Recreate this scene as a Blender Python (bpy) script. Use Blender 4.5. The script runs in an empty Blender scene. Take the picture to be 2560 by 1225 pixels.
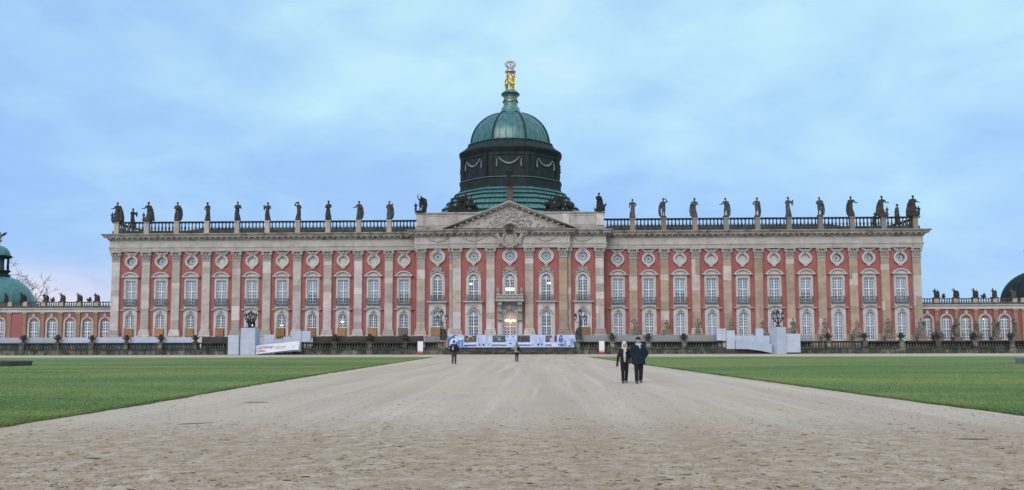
import bpy, bmesh, math, random
import numpy as np
from mathutils import Vector, Matrix, noise

R = math.radians
sc = bpy.context.scene
col = sc.collection
rnd = random.Random(11)

# ------------------------------------------------------------------ camera
YAW, PITCH, ROLL = 0.0309792, 0.0769683, -0.0025163
cam_d = bpy.data.cameras.new('camera')
cam = bpy.data.objects.new('camera', cam_d)
col.objects.link(cam)
cam_d.sensor_width = 36.0
cam_d.lens = 2127.0 / 2560.0 * 36.0
cam_d.shift_y = 82.08 / 2560.0
cam_d.clip_start = 0.1
cam_d.clip_end = 3000.0
_f0 = Vector((-math.sin(YAW), math.cos(YAW), 0)); _r0 = Vector((math.cos(YAW), math.sin(YAW), 0)); _z = Vector((0, 0, 1))
_f = _f0 * math.cos(PITCH) + _z * math.sin(PITCH)
_u = _z * math.cos(PITCH) - _f0 * math.sin(PITCH)
_r = _r0 * math.cos(ROLL) + _u * math.sin(ROLL)
_u = _u * math.cos(ROLL) - _r0 * math.sin(ROLL)
cam.matrix_world = Matrix(((_r.x, _u.x, -_f.x, 4.4904), (_r.y, _u.y, -_f.y, -137.214), (_r.z, _u.z, -_f.z, 1.6), (0, 0, 0, 1)))
sc.camera = cam

# ------------------------------------------------------------------ world and sun
SUN_EL, SUN_AZ = R(38), R(196)          # azimuth clockwise from +Y: the soft light comes from behind the camera
world = bpy.data.worlds.new('World')
sc.world = world
world.use_nodes = True
wn = world.node_tree.nodes; wl = world.node_tree.links
wn.clear()


def N(nodes, typ, **kw):
    n = nodes.new(typ)
    for k, v in kw.items():
        if k.startswith('i_'):
            n.inputs[k[2:].replace('_', ' ')].default_value = v
        else:
            setattr(n, k, v)
    return n


def ramp(nodes, stops, interp='LINEAR'):
    n = nodes.new('ShaderNodeValToRGB')
    n.color_ramp.interpolation = interp
    e = n.color_ramp.elements
    while len(e) > 1:
        e.remove(e[-1])
    e[0].position = stops[0][0]; e[0].color = (*stops[0][1], 1) if len(stops[0][1]) == 3 else stops[0][1]
    for p, c in stops[1:]:
        q = e.new(p); q.color = (*c, 1)
    return n


def mixc(nodes, links, fac, a, b, blend='MIX'):
    n = nodes.new('ShaderNodeMix'); n.data_type = 'RGBA'; n.blend_type = blend
    for sock, val in ((n.inputs[0], fac), (n.inputs[6], a), (n.inputs[7], b)):
        if isinstance(val, (int, float)):
            sock.default_value = val
        elif isinstance(val, tuple):
            sock.default_value = (*val, 1)
        else:
            links.new(val, sock)
    return n.outputs[2]


def math_n(nodes, links, op, a, b=None, c=None, clamp=False):
    n = nodes.new('ShaderNodeMath'); n.operation = op; n.use_clamp = clamp
    for i, v in enumerate((a, b, c)):
        if v is None:
            continue
        if isinstance(v, (int, float)):
            n.inputs[i].default_value = v
        else:
            links.new(v, n.inputs[i])
    return n.outputs[0]


def maprange(nodes, links, v, a, b, c=0.0, d=1.0, smooth=True):
    n = nodes.new('ShaderNodeMapRange')
    if smooth:
        n.interpolation_type = 'SMOOTHSTEP'
    links.new(v, n.inputs[0])
    for i, x in enumerate((a, b, c, d)):
        n.inputs[i + 1].default_value = x
    return n.outputs[0]


def build_world():
    tc = wn.new('ShaderNodeTexCoord')
    sky = wn.new('ShaderNodeTexSky'); sky.sky_type = 'NISHITA'; sky.sun_disc = False
    sky.sun_elevation = SUN_EL; sky.sun_rotation = SUN_AZ
    sky.air_density = 1.0; sky.dust_density = 1.5; sky.ozone_density = 1.5
    sep = wn.new('ShaderNodeSeparateXYZ'); wl.new(tc.outputs['Generated'], sep.inputs[0])
    cb = wn.new('ShaderNodeMapping'); cb.inputs['Scale'].default_value = (1.0, 1.0, 2.1); cb.inputs['Rotation'].default_value = (0, 0.22, 0)
    wl.new(tc.outputs['Generated'], cb.inputs[0])
    # overcast: large soft banks and smaller billows
    n1 = N(wn, 'ShaderNodeTexNoise', i_Scale=2.6, i_Detail=3.0, i_Roughness=0.5, i_Distortion=0.25)
    wl.new(cb.outputs[0], n1.inputs['Vector'])
    n2 = N(wn, 'ShaderNodeTexNoise', i_Scale=7.0, i_Detail=4.0, i_Roughness=0.55, i_Distortion=0.35)
    wl.new(cb.outputs[0], n2.inputs['Vector'])
    m = math_n(wn, wl, 'MULTIPLY', n1.outputs[0], 0.6)
    m = math_n(wn, wl, 'MULTIPLY_ADD', n2.outputs[0], 0.4, m)
    # the bank of thinner, brighter cloud stands up to the right; bluer air low down
    hi = maprange(wn, wl, sep.outputs[2], 0.10, 0.34, 0.02, 0.22)
    side = math_n(wn, wl, 'MULTIPLY_ADD', sep.outputs[0], hi, m)
    lift = maprange(wn, wl, sep.outputs[2], 0.04, 0.34, -0.115, 0.085)
    m = math_n(wn, wl, 'ADD', side, lift)
    cl = ramp(wn, [(0.26, (0.30, 0.52, 0.99)), (0.42, (0.37, 0.61, 1.0)), (0.54, (0.46, 0.74, 1.02)), (0.66, (0.57, 0.88, 1.04)), (0.82, (0.74, 0.98, 1.05))])
    wl.new(m, cl.inputs[0])
    # pale pink gap under the cloud deck, low on the side where the day is ending
    az = maprange(wn, wl, sep.outputs[0], -0.18, -0.50)
    lo = maprange(wn, wl, sep.outputs[2], 0.105, 0.045)
    wob = maprange(wn, wl, n2.outputs[0], 0.25, 0.6)
    g = math_n(wn, wl, 'MULTIPLY', az, lo)
    g = math_n(wn, wl, 'MULTIPLY', g, wob)
    c = mixc(wn, wl, g, cl.outputs[0], (0.85, 0.80, 0.96))
    skyc = mixc(wn, wl, 1.0, sky.outputs[0], (0.10, 0.10, 0.10), 'MULTIPLY')
    c = mixc(wn, wl, 0.88, skyc, c)
    c10 = mixc(wn, wl, 1.0, c, (10, 10, 10), 'MULTIPLY')
    bg = wn.new('ShaderNodeBackground'); bg.inputs[1].default_value = 0.074
    wl.new(c10, bg.inputs[0])
    out = wn.new('ShaderNodeOutputWorld'); wl.new(bg.outputs[0], out.inputs[0])


build_world()
sun_d = bpy.data.lights.new('sun', 'SUN'); sun_d.energy = 1.5; sun_d.angle = R(40); sun_d.color = (1.0, 0.84, 0.70)
sun = bpy.data.objects.new('sun', sun_d); col.objects.link(sun)
sdir = Vector((math.sin(SUN_AZ) * math.cos(SUN_EL), math.cos(SUN_AZ) * math.cos(SUN_EL), math.sin(SUN_EL)))
sun.rotation_euler = sdir.to_track_quat('Z', 'Y').to_euler()
sc.view_settings.view_transform = 'Standard'
sc.view_settings.look = 'None'
sc.view_settings.exposure = 0.45
sc.view_settings.gamma = 1.0
sc.view_settings.use_curve_mapping = False
sc.render.engine = 'CYCLES'
sc.cycles.max_bounces = 6
sc.cycles.transparent_max_bounces = 12
sc.cycles.use_denoising = True
sc.cycles.sample_clamp_indirect = 6.0

# ------------------------------------------------------------------ materials
MATS = {}


def new_mat(name):
    m = bpy.data.materials.new(name); m.use_nodes = True
    nt = m.node_tree
    b = nt.nodes['Principled BSDF']
    MATS[name] = m
    return m, nt.nodes, nt.links, b


def pos_noise(n, l, scale, detail=4.0, rough=0.55, stretch=(1, 1, 1), dist=0.0):
    g = n.new('ShaderNodeNewGeometry')
    mp = n.new('ShaderNodeMapping'); mp.inputs['Scale'].default_value = stretch
    l.new(g.outputs['Position'], mp.inputs[0])
    t = N(n, 'ShaderNodeTexNoise', i_Scale=scale, i_Detail=detail, i_Roughness=rough, i_Distortion=dist)
    l.new(mp.outputs[0], t.inputs['Vector'])
    return t.outputs[0]


def simple(name, c1, c2=None, scale=2.0, rough=0.8, stretch=(1, 1, 1), stain=None, stain_amt=0.6, stain_scale=1.2,
           stain_stretch=(1, 1, 0.25), stain_lo=0.5, stain_hi=0.75, objcol=False, bump=0.0, bump_scale=20, metallic=0.0, spec=0.3, fine=0.0):
    """colour varied by two noises, optional stains (streaked downwards), optional tint from the object's colour"""
    m, n, l, b = new_mat(name)
    if c2 is None:
        c2 = tuple(x * 0.8 for x in c1)
    v = pos_noise(n, l, scale, stretch=stretch)
    f = maprange(n, l, v, 0.3, 0.7)
    c = mixc(n, l, f, c1, c2)
    if fine > 0:
        v3 = pos_noise(n, l, 28, 3, 0.7)
        f3 = maprange(n, l, v3, 0.3, 0.7, 1 - fine, 1 + fine)
        cc = n.new('ShaderNodeCombineXYZ')
        for i in range(3):
            l.new(f3, cc.inputs[i])
        c = mixc(n, l, 1.0, c, cc.outputs[0], 'MULTIPLY')
    if objcol:
        oi = n.new('ShaderNodeObjectInfo')
        c = mixc(n, l, 1.0, c, oi.outputs['Color'], 'MULTIPLY')
    if stain:
        s = pos_noise(n, l, stain_scale, 5, 0.65, stain_stretch)
        fs = maprange(n, l, s, stain_lo, stain_hi, 0.0, stain_amt)
        c = mixc(n, l, fs, c, stain)
    l.new(c, b.inputs['Base Color'])
    b.inputs['Roughness'].default_value = rough
    b.inputs['Metallic'].default_value = metallic
    b.inputs['Specular IOR Level'].default_value = spec
    if bump > 0:
        bv = pos_noise(n, l, bump_scale, 4, 0.6)
        bp = n.new('ShaderNodeBump'); bp.inputs['Strength'].default_value = bump; bp.inputs['Distance'].default_value = 0.05
        l.new(bv, bp.inputs['Height']); l.new(bp.outputs[0], b.inputs['Normal'])
    return m


simple('sandstone_block', (0.54, 0.49, 0.46), (0.45, 0.40, 0.37), 1.1, 0.85, stain=(0.16, 0.15, 0.145), stain_amt=0.45, objcol=True, bump=0.25, fine=0.12)
simple('sandstone', (0.48, 0.45, 0.43), (0.39, 0.355, 0.335), 0.7, 0.85, stretch=(1, 1, 1.6), stain=(0.15, 0.14, 0.13), stain_amt=0.5, stain_stretch=(1, 1, 0.2), bump=0.25, fine=0.12)
simple('cornice_stone', (0.38, 0.35, 0.32), (0.26, 0.24, 0.215), 0.55, 0.9, stretch=(1, 1, 2), stain=(0.10, 0.095, 0.085), stain_amt=0.75, stain_scale=0.9, stain_stretch=(1, 1, 0.5), stain_lo=0.48, stain_hi=0.66, bump=0.3, fine=0.15)  # heavy stains; their extra dark also stands for shade under the cornice
simple('carved_stone', (0.40, 0.37, 0.35), (0.30, 0.275, 0.255), 2.5, 0.9, stain=(0.12, 0.115, 0.11), stain_amt=0.6, stain_scale=3, stain_stretch=(1, 1, 0.6), bump=0.3, fine=0.15)
simple('pale_surround', (0.55, 0.53, 0.515), (0.47, 0.445, 0.425), 0.9, 0.85, stain=(0.22, 0.21, 0.20), stain_amt=0.4, bump=0.15, fine=0.08)
simple('red_plaster', (0.37, 0.133, 0.124), (0.305, 0.105, 0.103), 0.5, 0.85, stain=(0.19, 0.07, 0.075), stain_amt=0.6, stain_scale=1.1, stain_stretch=(1.6, 1, 0.16), stain_lo=0.48, stain_hi=0.7, fine=0.08)
simple('brown_plaster', (0.27, 0.135, 0.10), (0.225, 0.115, 0.09), 0.6, 0.88, stain=(0.2, 0.12, 0.10), stain_amt=0.5, fine=0.1)
simple('dull_red_plaster', (0.30, 0.095, 0.088), (0.25, 0.085, 0.08), 0.6, 0.88, stain=(0.2, 0.09, 0.08), stain_amt=0.5, fine=0.1)
simple('roof_stone_dark', (0.046, 0.046, 0.043), (0.085, 0.082, 0.074), 1.4, 0.95, stain=(0.03, 0.032, 0.03), stain_amt=0.8, stain_scale=1.6, stain_stretch=(1, 1, 0.5), objcol=True, bump=0.3, fine=0.2)
simple('statue_stone', (0.085, 0.08, 0.076), (0.035, 0.035, 0.035), 2.2, 0.95, stain=(0.02, 0.021, 0.02), stain_amt=0.7, stain_scale=2.6, stain_stretch=(1, 1, 0.5), objcol=True, bump=0.4, bump_scale=9, fine=0.2)
simple('mossy_stone', (0.062, 0.064, 0.06), (0.12, 0.12, 0.11), 1.2, 0.95, stain=(0.028, 0.036, 0.026), stain_amt=0.8, stain_scale=1.3, stain_stretch=(1, 1, 0.7), stain_lo=0.42, stain_hi=0.62, objcol=True, bump=0.4, fine=0.2)
simple('white_paint', (0.76, 0.78, 0.80), (0.70, 0.72, 0.74), 2, 0.5)
simple('grey_board', (0.48, 0.535, 0.645), (0.43, 0.485, 0.595), 0.9, 0.7, stain=(0.30, 0.33, 0.38), stain_amt=0.35, objcol=True, fine=0.05)
simple('dark_board', (0.048, 0.046, 0.048), (0.068, 0.064, 0.064), 0.7, 0.85, objcol=True, fine=0.15)
simple('plywood', (0.36, 0.185, 0.085), (0.29, 0.145, 0.07), 1.2, 0.75, stretch=(4, 4, 0.6), stain=(0.2, 0.11, 0.06), stain_amt=0.5, objcol=True, fine=0.1)
simple('iron', (0.03, 0.033, 0.036), (0.05, 0.052, 0.05), 3, 0.5, metallic=0.3)
simple('bronze_black', (0.022, 0.026, 0.03), (0.045, 0.055, 0.055), 4, 0.45, metallic=0.5, spec=0.5)
simple('iron_grille', (0.10, 0.115, 0.125), (0.15, 0.16, 0.165), 3, 0.6)
simple('gilding', (0.75, 0.47, 0.11), (0.55, 0.33, 0.07), 5, 0.28, metallic=1.0, bump=0.1, bump_scale=12)
simple('pale_gilding', (0.62, 0.53, 0.42), (0.5, 0.42, 0.34), 5, 0.4, metallic=0.6)
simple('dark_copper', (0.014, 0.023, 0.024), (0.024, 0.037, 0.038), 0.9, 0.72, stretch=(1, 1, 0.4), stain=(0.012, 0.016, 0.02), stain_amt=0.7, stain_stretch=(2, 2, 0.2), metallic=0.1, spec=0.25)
simple('patina_copper', (0.075, 0.215, 0.215), (0.050, 0.135, 0.145), 0.7, 0.32, stretch=(2.2, 2.2, 0.25), stain=(0.035, 0.06, 0.065), stain_amt=0.75, stain_scale=1.0, stain_stretch=(2.6, 2.6, 0.12), stain_lo=0.42, stain_hi=0.66, metallic=0.15, spec=0.55)
simple('light_patina', (0.10, 0.245, 0.24), (0.065, 0.17, 0.175), 0.8, 0.38, stretch=(2.2, 2.2, 0.3), stain=(0.05, 0.11, 0.11), stain_amt=0.6, stain_scale=1.2, stain_stretch=(3, 3, 0.15), metallic=0.15, spec=0.55)
simple('garland_lead', (0.22, 0.265, 0.27), (0.14, 0.18, 0.19), 3, 0.7)
simple('curtain', (0.74, 0.78, 0.82), (0.6, 0.65, 0.7), 1.2, 0.9, stretch=(6, 6, 0.2))
simple('blind', (0.84, 0.86, 0.88), (0.78, 0.80, 0.83), 1.0, 0.9)
simple('room', (0.16, 0.14, 0.13), (0.11, 0.10, 0.095), 0.8, 0.9)
simple('warm_room', (0.62, 0.45, 0.28), (0.5, 0.34, 0.2), 0.8, 0.9)
simple('bark', (0.06, 0.052, 0.046), (0.04, 0.035, 0.03), 3, 0.95)
simple('skin', (0.52, 0.33, 0.26), (0.46, 0.28, 0.22), 8, 0.6)
simple('black_cloth', (0.012, 0.012, 0.014), (0.02, 0.02, 0.023), 6, 0.9)
simple('navy_cloth', (0.006, 0.014, 0.026), (0.010, 0.021, 0.036), 6, 0.9, bump=0.3, bump_scale=14)
simple('dark_trousers', (0.012, 0.012, 0.016), (0.02, 0.02, 0.024), 6, 0.95, bump=0.2, bump_scale=12)
simple('grey_trousers', (0.045, 0.045, 0.046), (0.06, 0.06, 0.06), 6, 0.95)
simple('white_wool', (0.70, 0.69, 0.68), (0.55, 0.54, 0.54), 30, 0.95, bump=0.4, bump_scale=60)
simple('pale_scarf', (0.55, 0.50, 0.49), (0.45, 0.40, 0.40), 20, 0.95)
simple('lilac_scarf', (0.50, 0.50, 0.62), (0.42, 0.41, 0.52), 20, 0.95)
simple('grey_coat', (0.32, 0.31, 0.33), (0.24, 0.235, 0.25), 8, 0.95, bump=0.3, bump_scale=14)
simple('fair_hair', (0.20, 0.17, 0.155), (0.14, 0.12, 0.11), 30, 0.7, stretch=(1, 1, 0.2))
simple('dark_hair', (0.015, 0.014, 0.014), (0.025, 0.022, 0.02), 30, 0.7)
simple('shoe', (0.025, 0.022, 0.02), (0.04, 0.035, 0.03), 8, 0.5)
simple('shoe_sole', (0.65, 0.65, 0.66), (0.55, 0.55, 0.56), 8, 0.7)
simple('sign_white', (0.76, 0.78, 0.82), (0.72, 0.74, 0.78), 2, 0.5)
simple('sign_red', (0.50, 0.07, 0.075), (0.42, 0.06, 0.06), 2, 0.55)
simple('ink_purple', (0.20, 0.05, 0.20), (0.17, 0.045, 0.17), 2, 0.7)
simple('ink_grey', (0.10, 0.11, 0.17), (0.09, 0.10, 0.15), 2, 0.7)
simple('lantern_glass', (0.45, 0.48, 0.52), (0.38, 0.41, 0.45), 3, 0.15, spec=0.6)
simple('basin_stone', (0.10, 0.10, 0.105), (0.16, 0.155, 0.15), 1.5, 0.95, stain=(0.04, 0.045, 0.04), stain_amt=0.7, stain_stretch=(1, 1, 1), bump=0.4, objcol=True)


def emit(name, c, s):
    m, n, l, b = new_mat(name)
    b.inputs['Base Color'].default_value = (*c, 1)
    b.inputs['Emission Color'].default_value = (*c, 1)
    b.inputs['Emission Strength'].default_value = s


emit('lamp_warm', (1.0, 0.56, 0.18), 11.0)
emit('lamp_soft', (1.0, 0.75, 0.45), 6.0)
emit('lamp_white', (1.0, 0.86, 0.62), 7.0)


def glass_mat():
    m, n, l, b = new_mat('window_glass')
    n.remove(b)
    t = n.new('ShaderNodeBsdfTransparent'); t.inputs[0].default_value = (0.80, 0.86, 0.90, 1)
    g = n.new('ShaderNodeBsdfGlossy'); g.inputs['Roughness'].default_value = 0.04; g.inputs[0].default_value = (1, 1, 1, 1)
    lw = n.new('ShaderNodeFresnel'); lw.inputs[0].default_value = 1.9
    f = math_n(n, l, 'ADD', lw.outputs[0], 0.08, clamp=True)
    mx = n.new('ShaderNodeMixShader')
    l.new(f, mx.inputs[0]); l.new(t.outputs[0], mx.inputs[1]); l.new(g.outputs[0], mx.inputs[2])
    l.new(mx.outputs[0], n['Material Output'].inputs[0])


glass_mat()


def ground_mats():
    # compacted sand and gravel: tyre streaks along the avenue, damp brown ground nearer by, fine grain
    m, n, l, b = new_mat('gravel')
    g = n.new('ShaderNodeNewGeometry')
    sep = n.new('ShaderNodeSeparateXYZ'); l.new(g.outputs['Position'], sep.inputs[0])
    big = pos_noise(n, l, 0.35, 5, 0.6)
    c = mixc(n, l, maprange(n, l, big, 0.35, 0.65), (0.57, 0.445, 0.345), (0.52, 0.425, 0.345))
    st = pos_noise(n, l, 1.0, 4, 0.6, (0.75, 0.03, 1), 0.3)
    c = mixc(n, l, maprange(n, l, st, 0.42, 0.66, 0, 0.7), c, (0.475, 0.35, 0.28))
    st2 = pos_noise(n, l, 1.0, 3, 0.6, (1.7, 0.045, 1), 0.2)
    c = mixc(n, l, maprange(n, l, st2, 0.48, 0.74, 0, 0.6), c, (0.63, 0.545, 0.465))
    # brown damp stretch across the avenue near the camera
    wob = pos_noise(n, l, 0.5, 4, 0.6)
    yy = math_n(n, l, 'MULTIPLY_ADD', wob, 3.2, sep.outputs[1])
    damp = maprange(n, l, yy, -115.5, -122.5)
    patch = pos_noise(n, l, 3.2, 9, 0.78)
    pf = maprange(n, l, patch, 0.38, 0.60, 0.12, 1.0)
    c = mixc(n, l, math_n(n, l, 'MULTIPLY', damp, pf), c, (0.37, 0.245, 0.16))
    # scattered darker needles and crumbs of earth
    crumbs = pos_noise(n, l, 9.0, 7, 0.8)
    cf = maprange(n, l, crumbs, 0.585, 0.70, 0.0, 0.7)
    c = mixc(n, l, cf, c, (0.20, 0.165, 0.125))
    fine = pos_noise(n, l, 75.0, 3, 0.75)
    ff = maprange(n, l, fine, 0.25, 0.75, 0.62, 1.36, smooth=False)
    cc = n.new('ShaderNodeCombineXYZ')
    for i in range(3):
        l.new(ff, cc.inputs[i])
    c = mixc(n, l, 1.0, c, cc.outputs[0], 'MULTIPLY')
    mid = pos_noise(n, l, 18.0, 4, 0.7)
    fm = maprange(n, l, mid, 0.3, 0.7, 0.80, 1.16)
    cc2 = n.new('ShaderNodeCombineXYZ')
    for i in range(3):
        l.new(fm, cc2.inputs[i])
    c = mixc(n, l, 1.0, c, cc2.outputs[0], 'MULTIPLY')
    l.new(c, b.inputs['Base Color'])
    b.inputs['Roughness'].default_value = 0.95; b.inputs['Specular IOR Level'].default_value = 0.15
    hsum = math_n(n, l, 'MULTIPLY_ADD', mid, 1.5, fine)
    bp = n.new('ShaderNodeBump'); bp.inputs['Strength'].default_value = 0.55; bp.inputs['Distance'].default_value = 0.012
    l.new(hsum, bp.inputs['Height']); l.new(bp.outputs[0], b.inputs['Normal'])

    m, n, l, b = new_mat('turf')
    big = pos_noise(n, l, 0.16, 5, 0.6)
    c = mixc(n, l, maprange(n, l, big, 0.35, 0.65), (0.15, 0.22, 0.066), (0.21, 0.24, 0.078))
    s = pos_noise(n, l, 1.0, 5, 0.65, (0.5, 0.9, 1))
    c = mixc(n, l, maprange(n, l, s, 0.45, 0.7, 0, 0.6), c, (0.25, 0.245, 0.095))
    s3 = pos_noise(n, l, 1.0, 4, 0.6, (0.03, 0.16, 1))
    c = mixc(n, l, maprange(n, l, s3, 0.42, 0.60, 0, 0.75), c, (0.095, 0.17, 0.06))
    s4 = pos_noise(n, l, 0.7, 6, 0.75)
    c = mixc(n, l, maprange(n, l, s4, 0.56, 0.72, 0, 0.65), c, (0.27, 0.235, 0.12))
    s2 = pos_noise(n, l, 14.0, 4, 0.7)
    f2 = maprange(n, l, s2, 0.3, 0.7, 0.82, 1.14)
    cc = n.new('ShaderNodeCombineXYZ')
    for i in range(3):
        l.new(f2, cc.inputs[i])
    c = mixc(n, l, 1.0, c, cc.outputs[0], 'MULTIPLY')
    l.new(c, b.inputs['Base Color'])
    b.inputs['Roughness'].default_value = 0.9; b.inputs['Specular IOR Level'].default_value = 0.1
    simple('grass_blade', (0.155, 0.235, 0.07), (0.235, 0.26, 0.09), 0.3, 0.8, fine=0.12)
    simple('soil', (0.12, 0.085, 0.055), (0.09, 0.065, 0.045), 3, 0.95)


ground_mats()


def print_mat():
    m, n, l, b = new_mat('printed_sheet')
    a = n.new('ShaderNodeVertexColor'); a.layer_name = 'print'
    l.new(a.outputs[0], b.inputs['Base Color'])
    b.inputs['Roughness'].default_value = 0.6


print_mat()


# ------------------------------------------------------------------ mesh helpers
class MB:
    def __init__(self):
        self.v = []; self.f = []

    def add(self, vs, fs):
        o = len(self.v)
        self.v += [tuple(p) for p in vs]
        self.f += [tuple(i + o for i in q) for q in fs]
        return self

    def box(self, x0, x1, y0, y1, z0, z1):
        vs = [(x, y, z) for z in (z0, z1) for y in (y0, y1) for x in (x0, x1)]
        return self.add(vs, [(0, 2, 3, 1), (4, 5, 7, 6), (0, 1, 5, 4), (2, 6, 7, 3), (0, 4, 6, 2), (1, 3, 7, 5)])

    def hexa(self, bot, top):
        return self.add(list(bot) + list(top), [(0, 3, 2, 1), (4, 5, 6, 7), (0, 1, 5, 4), (1, 2, 6, 5), (2, 3, 7, 6), (3, 0, 4, 7)])

    def prism(self, poly, y0, y1):
        """polygon in x,z (counter-clockwise seen from -y) pushed from y0 (front) back to y1"""
        n = len(poly)
        vs = [(x, y0, z) for x, z in poly] + [(x, y1, z) for x, z in poly]
        fs = [tuple(range(n)), tuple(range(2 * n - 1, n - 1, -1))]
        fs += [(i, i + n, (i + 1) % n + n, (i + 1) % n) for i in range(n)]
        return self.add(vs, fs)

    def band(self, outer, inner, y0, y1, closed=False):
        """strip between two x,z polylines, pushed from y0 to y1"""
        n = len(outer)
        vs = [(x, y0, z) for x, z in outer] + [(x, y0, z) for x, z in inner] + [(x, y1, z) for x, z in outer] + [(x, y1, z) for x, z in inner]
        fs = []
        for i in range(n if closed else n - 1):
            j = (i + 1) % n
            fs += [(i, n + i, n + j, j), (2 * n + i, 2 * n + j, 3 * n + j, 3 * n + i), (i, j, 2 * n + j, 2 * n + i), (n + i, 3 * n + i, 3 * n + j, n + j)]
        if not closed:
            fs += [(0, 2 * n, 3 * n, n), (n - 1, 2 * n - 1, 4 * n - 1, 3 * n - 1)]
        return self.add(vs, fs)

    def lathe(self, prof, cx=0, cy=0, n=16, start=0.0, sx=1.0, sy=1.0, caps=True):
        vs, fs = [], []
        for r, z in prof:
            for k in range(n):
                a = start + 2 * math.pi * k / n
                vs.append((cx + sx * r * math.cos(a), cy + sy * r * math.sin(a), z))
        for i in range(len(prof) - 1):
            for k in range(n):
                k2 = (k + 1) % n
                fs.append((i * n + k, i * n + k2, (i + 1) * n + k2, (i + 1) * n + k))
        if caps:
            fs.append(tuple(range(n - 1, -1, -1)))
            fs.append(tuple((len(prof) - 1) * n + k for k in range(n)))
        return self.add(vs, fs)

    def tube(self, pts, rad, n=8, flat=1.0):
        pts = [Vector(p) for p in pts]
        if isinstance(rad, (int, float)):
            rad = [rad] * len(pts)
        vs, fs = [], []
        up0 = None
        for i, p in enumerate(pts):
            t = (pts[min(i + 1, len(pts) - 1)] - pts[max(i - 1, 0)])
            t = t.normalized() if t.length > 1e-9 else Vector((0, 0, 1))
            if up0 is None:
                up0 = Vector((1, 0, 0)) if abs(t.x) < 0.9 else Vector((0, 1, 0))
            a = (up0 - t * up0.dot(t)).normalized(); b = t.cross(a); up0 = a
            for k in range(n):
                an = 2 * math.pi * k / n
                vs.append(p + (a * math.cos(an) + b * math.sin(an) * flat) * rad[i])
        for i in range(len(pts) - 1):
            for k in range(n):
                k2 = (k + 1) % n
                fs.append((i * n + k, i * n + k2, (i + 1) * n + k2, (i + 1) * n + k))
        fs.append(tuple(range(n - 1, -1, -1)))
        fs.append(tuple((len(pts) - 1) * n + k for k in range(n)))
        return self.add(vs, fs)

    def ell(self, c, r, n=10, m=6, rot=None):
        if isinstance(r, (int, float)):
            r = (r, r, r)
        vs, fs = [], []
        c = Vector(c)

        def put(p):
            p = Vector(p)
            if rot is not None:
                p = rot @ p
            vs.append(c + p)
        put((0, 0, -r[2]))
        for i in range(1, m):
            t = -math.pi / 2 + math.pi * i / m
            for k in range(n):
                a = 2 * math.pi * k / n
                put((r[0] * math.cos(t) * math.cos(a), r[1] * math.cos(t) * math.sin(a), r[2] * math.sin(t)))
        put((0, 0, r[2]))
        for k in range(n):
            fs.append((0, 1 + (k + 1) % n, 1 + k))
        for i in range(m - 2):
            for k in range(n):
                a = 1 + i * n + k; b = 1 + i * n + (k + 1) % n
                fs.append((a, b, b + n, a + n))
        L = len(vs) - 1
        for k in range(n):
            fs.append((L, L - n + k, L - n + (k + 1) % n))
        return self.add(vs, fs)

    def caps(self, a, b, ra, rb, n=10):
        """tapered capsule"""
        a = Vector(a); b = Vector(b)
        self.tube([a, a * 0.5 + b * 0.5, b], [ra, (ra + rb) / 2, rb], n)
        self.ell(a, ra, n, 6); self.ell(b, rb, n, 6)
        return self

    def sweep(self, prof, path):
        """profile (outward offset, z) along a plan polyline; outward lies to the right of travel"""
        P = [Vector((x, y)) for x, y in path]
        nrm = []
        for i in range(len(P) - 1):
            d = (P[i + 1] - P[i]).normalized(); nrm.append(Vector((d.y, -d.x)))
        mit = []
        for i in range(len(P)):
            if i == 0:
                mit.append(nrm[0])
            elif i == len(P) - 1:
                mit.append(nrm[-1])
            else:
                s = nrm[i - 1] + nrm[i]
                mit.append(s / (1 + nrm[i - 1].dot(nrm[i])))
        vs, fs = [], []
        k = len(prof)
        for p, m in zip(P, mit):
            for o, z in prof:
                q = p + m * o
                vs.append((q.x, q.y, z))
        for i in range(len(P) - 1):
            for j in range(k - 1):
                fs.append((i * k + j, (i + 1) * k + j, (i + 1) * k + j + 1, i * k + j + 1))
        fs.append(tuple(range(k - 1, -1, -1))); fs.append(tuple((len(P) - 1) * k + j for j in range(k)))
        return self.add(vs, fs)

    def holed(self, outer, holes, y0, y1):
        bm = bmesh.new()
        loops = []
        for poly in [outer] + list(holes):
            vv = [bm.verts.new((x, 0, z)) for x, z in poly]
            for i in range(len(vv)):
                bm.edges.new((vv[i], vv[(i + 1) % len(vv)]))
            loops.append([(x, z) for x, z in poly])
        bmesh.ops.triangle_fill(bm, use_beauty=True, use_dissolve=False, edges=bm.edges[:])
        bm.verts.index_update()
        vs = [tuple(v.co) for v in bm.verts]
        nv = len(vs)
        fs = []
        for f in bm.faces:
            idx = [v.index for v in f.verts]
            nrm = f.normal
            if nrm.y > 0:
                idx = idx[::-1]
            fs.append(tuple(idx)); fs.append(tuple(i + nv for i in reversed(idx)))
        bm.free()
        self.add([(x, y0, z) for x, _, z in vs] + [(x, y1, z) for x, _, z in vs], fs)
        for lp in loops:
            n = len(lp)
            vv = [(x, y0, z) for x, z in lp] + [(x, y1, z) for x, z in lp]
            self.add(vv, [(i, i + n, (i + 1) % n + n, (i + 1) % n) for i in range(n)])
        return self

    def mesh(self, name, mat=None, smooth=False, fix=True):
        me = bpy.data.meshes.new(name)
        me.from_pydata(self.v, [], self.f)
        if fix:
            bm = bmesh.new(); bm.from_mesh(me)
            bmesh.ops.recalc_face_normals(bm, faces=bm.faces[:])
            bm.to_mesh(me); bm.free()
        if mat:
            me.materials.append(MATS[mat])
        if smooth:
            me.shade_smooth()
            if smooth == 'auto':
                bm = bmesh.new(); bm.from_mesh(me)
                for e in bm.edges:
                    if len(e.link_faces) == 2 and e.calc_face_angle(0) > R(38):
                        e.smooth = False
                bm.to_mesh(me); bm.free()
        return me

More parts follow.
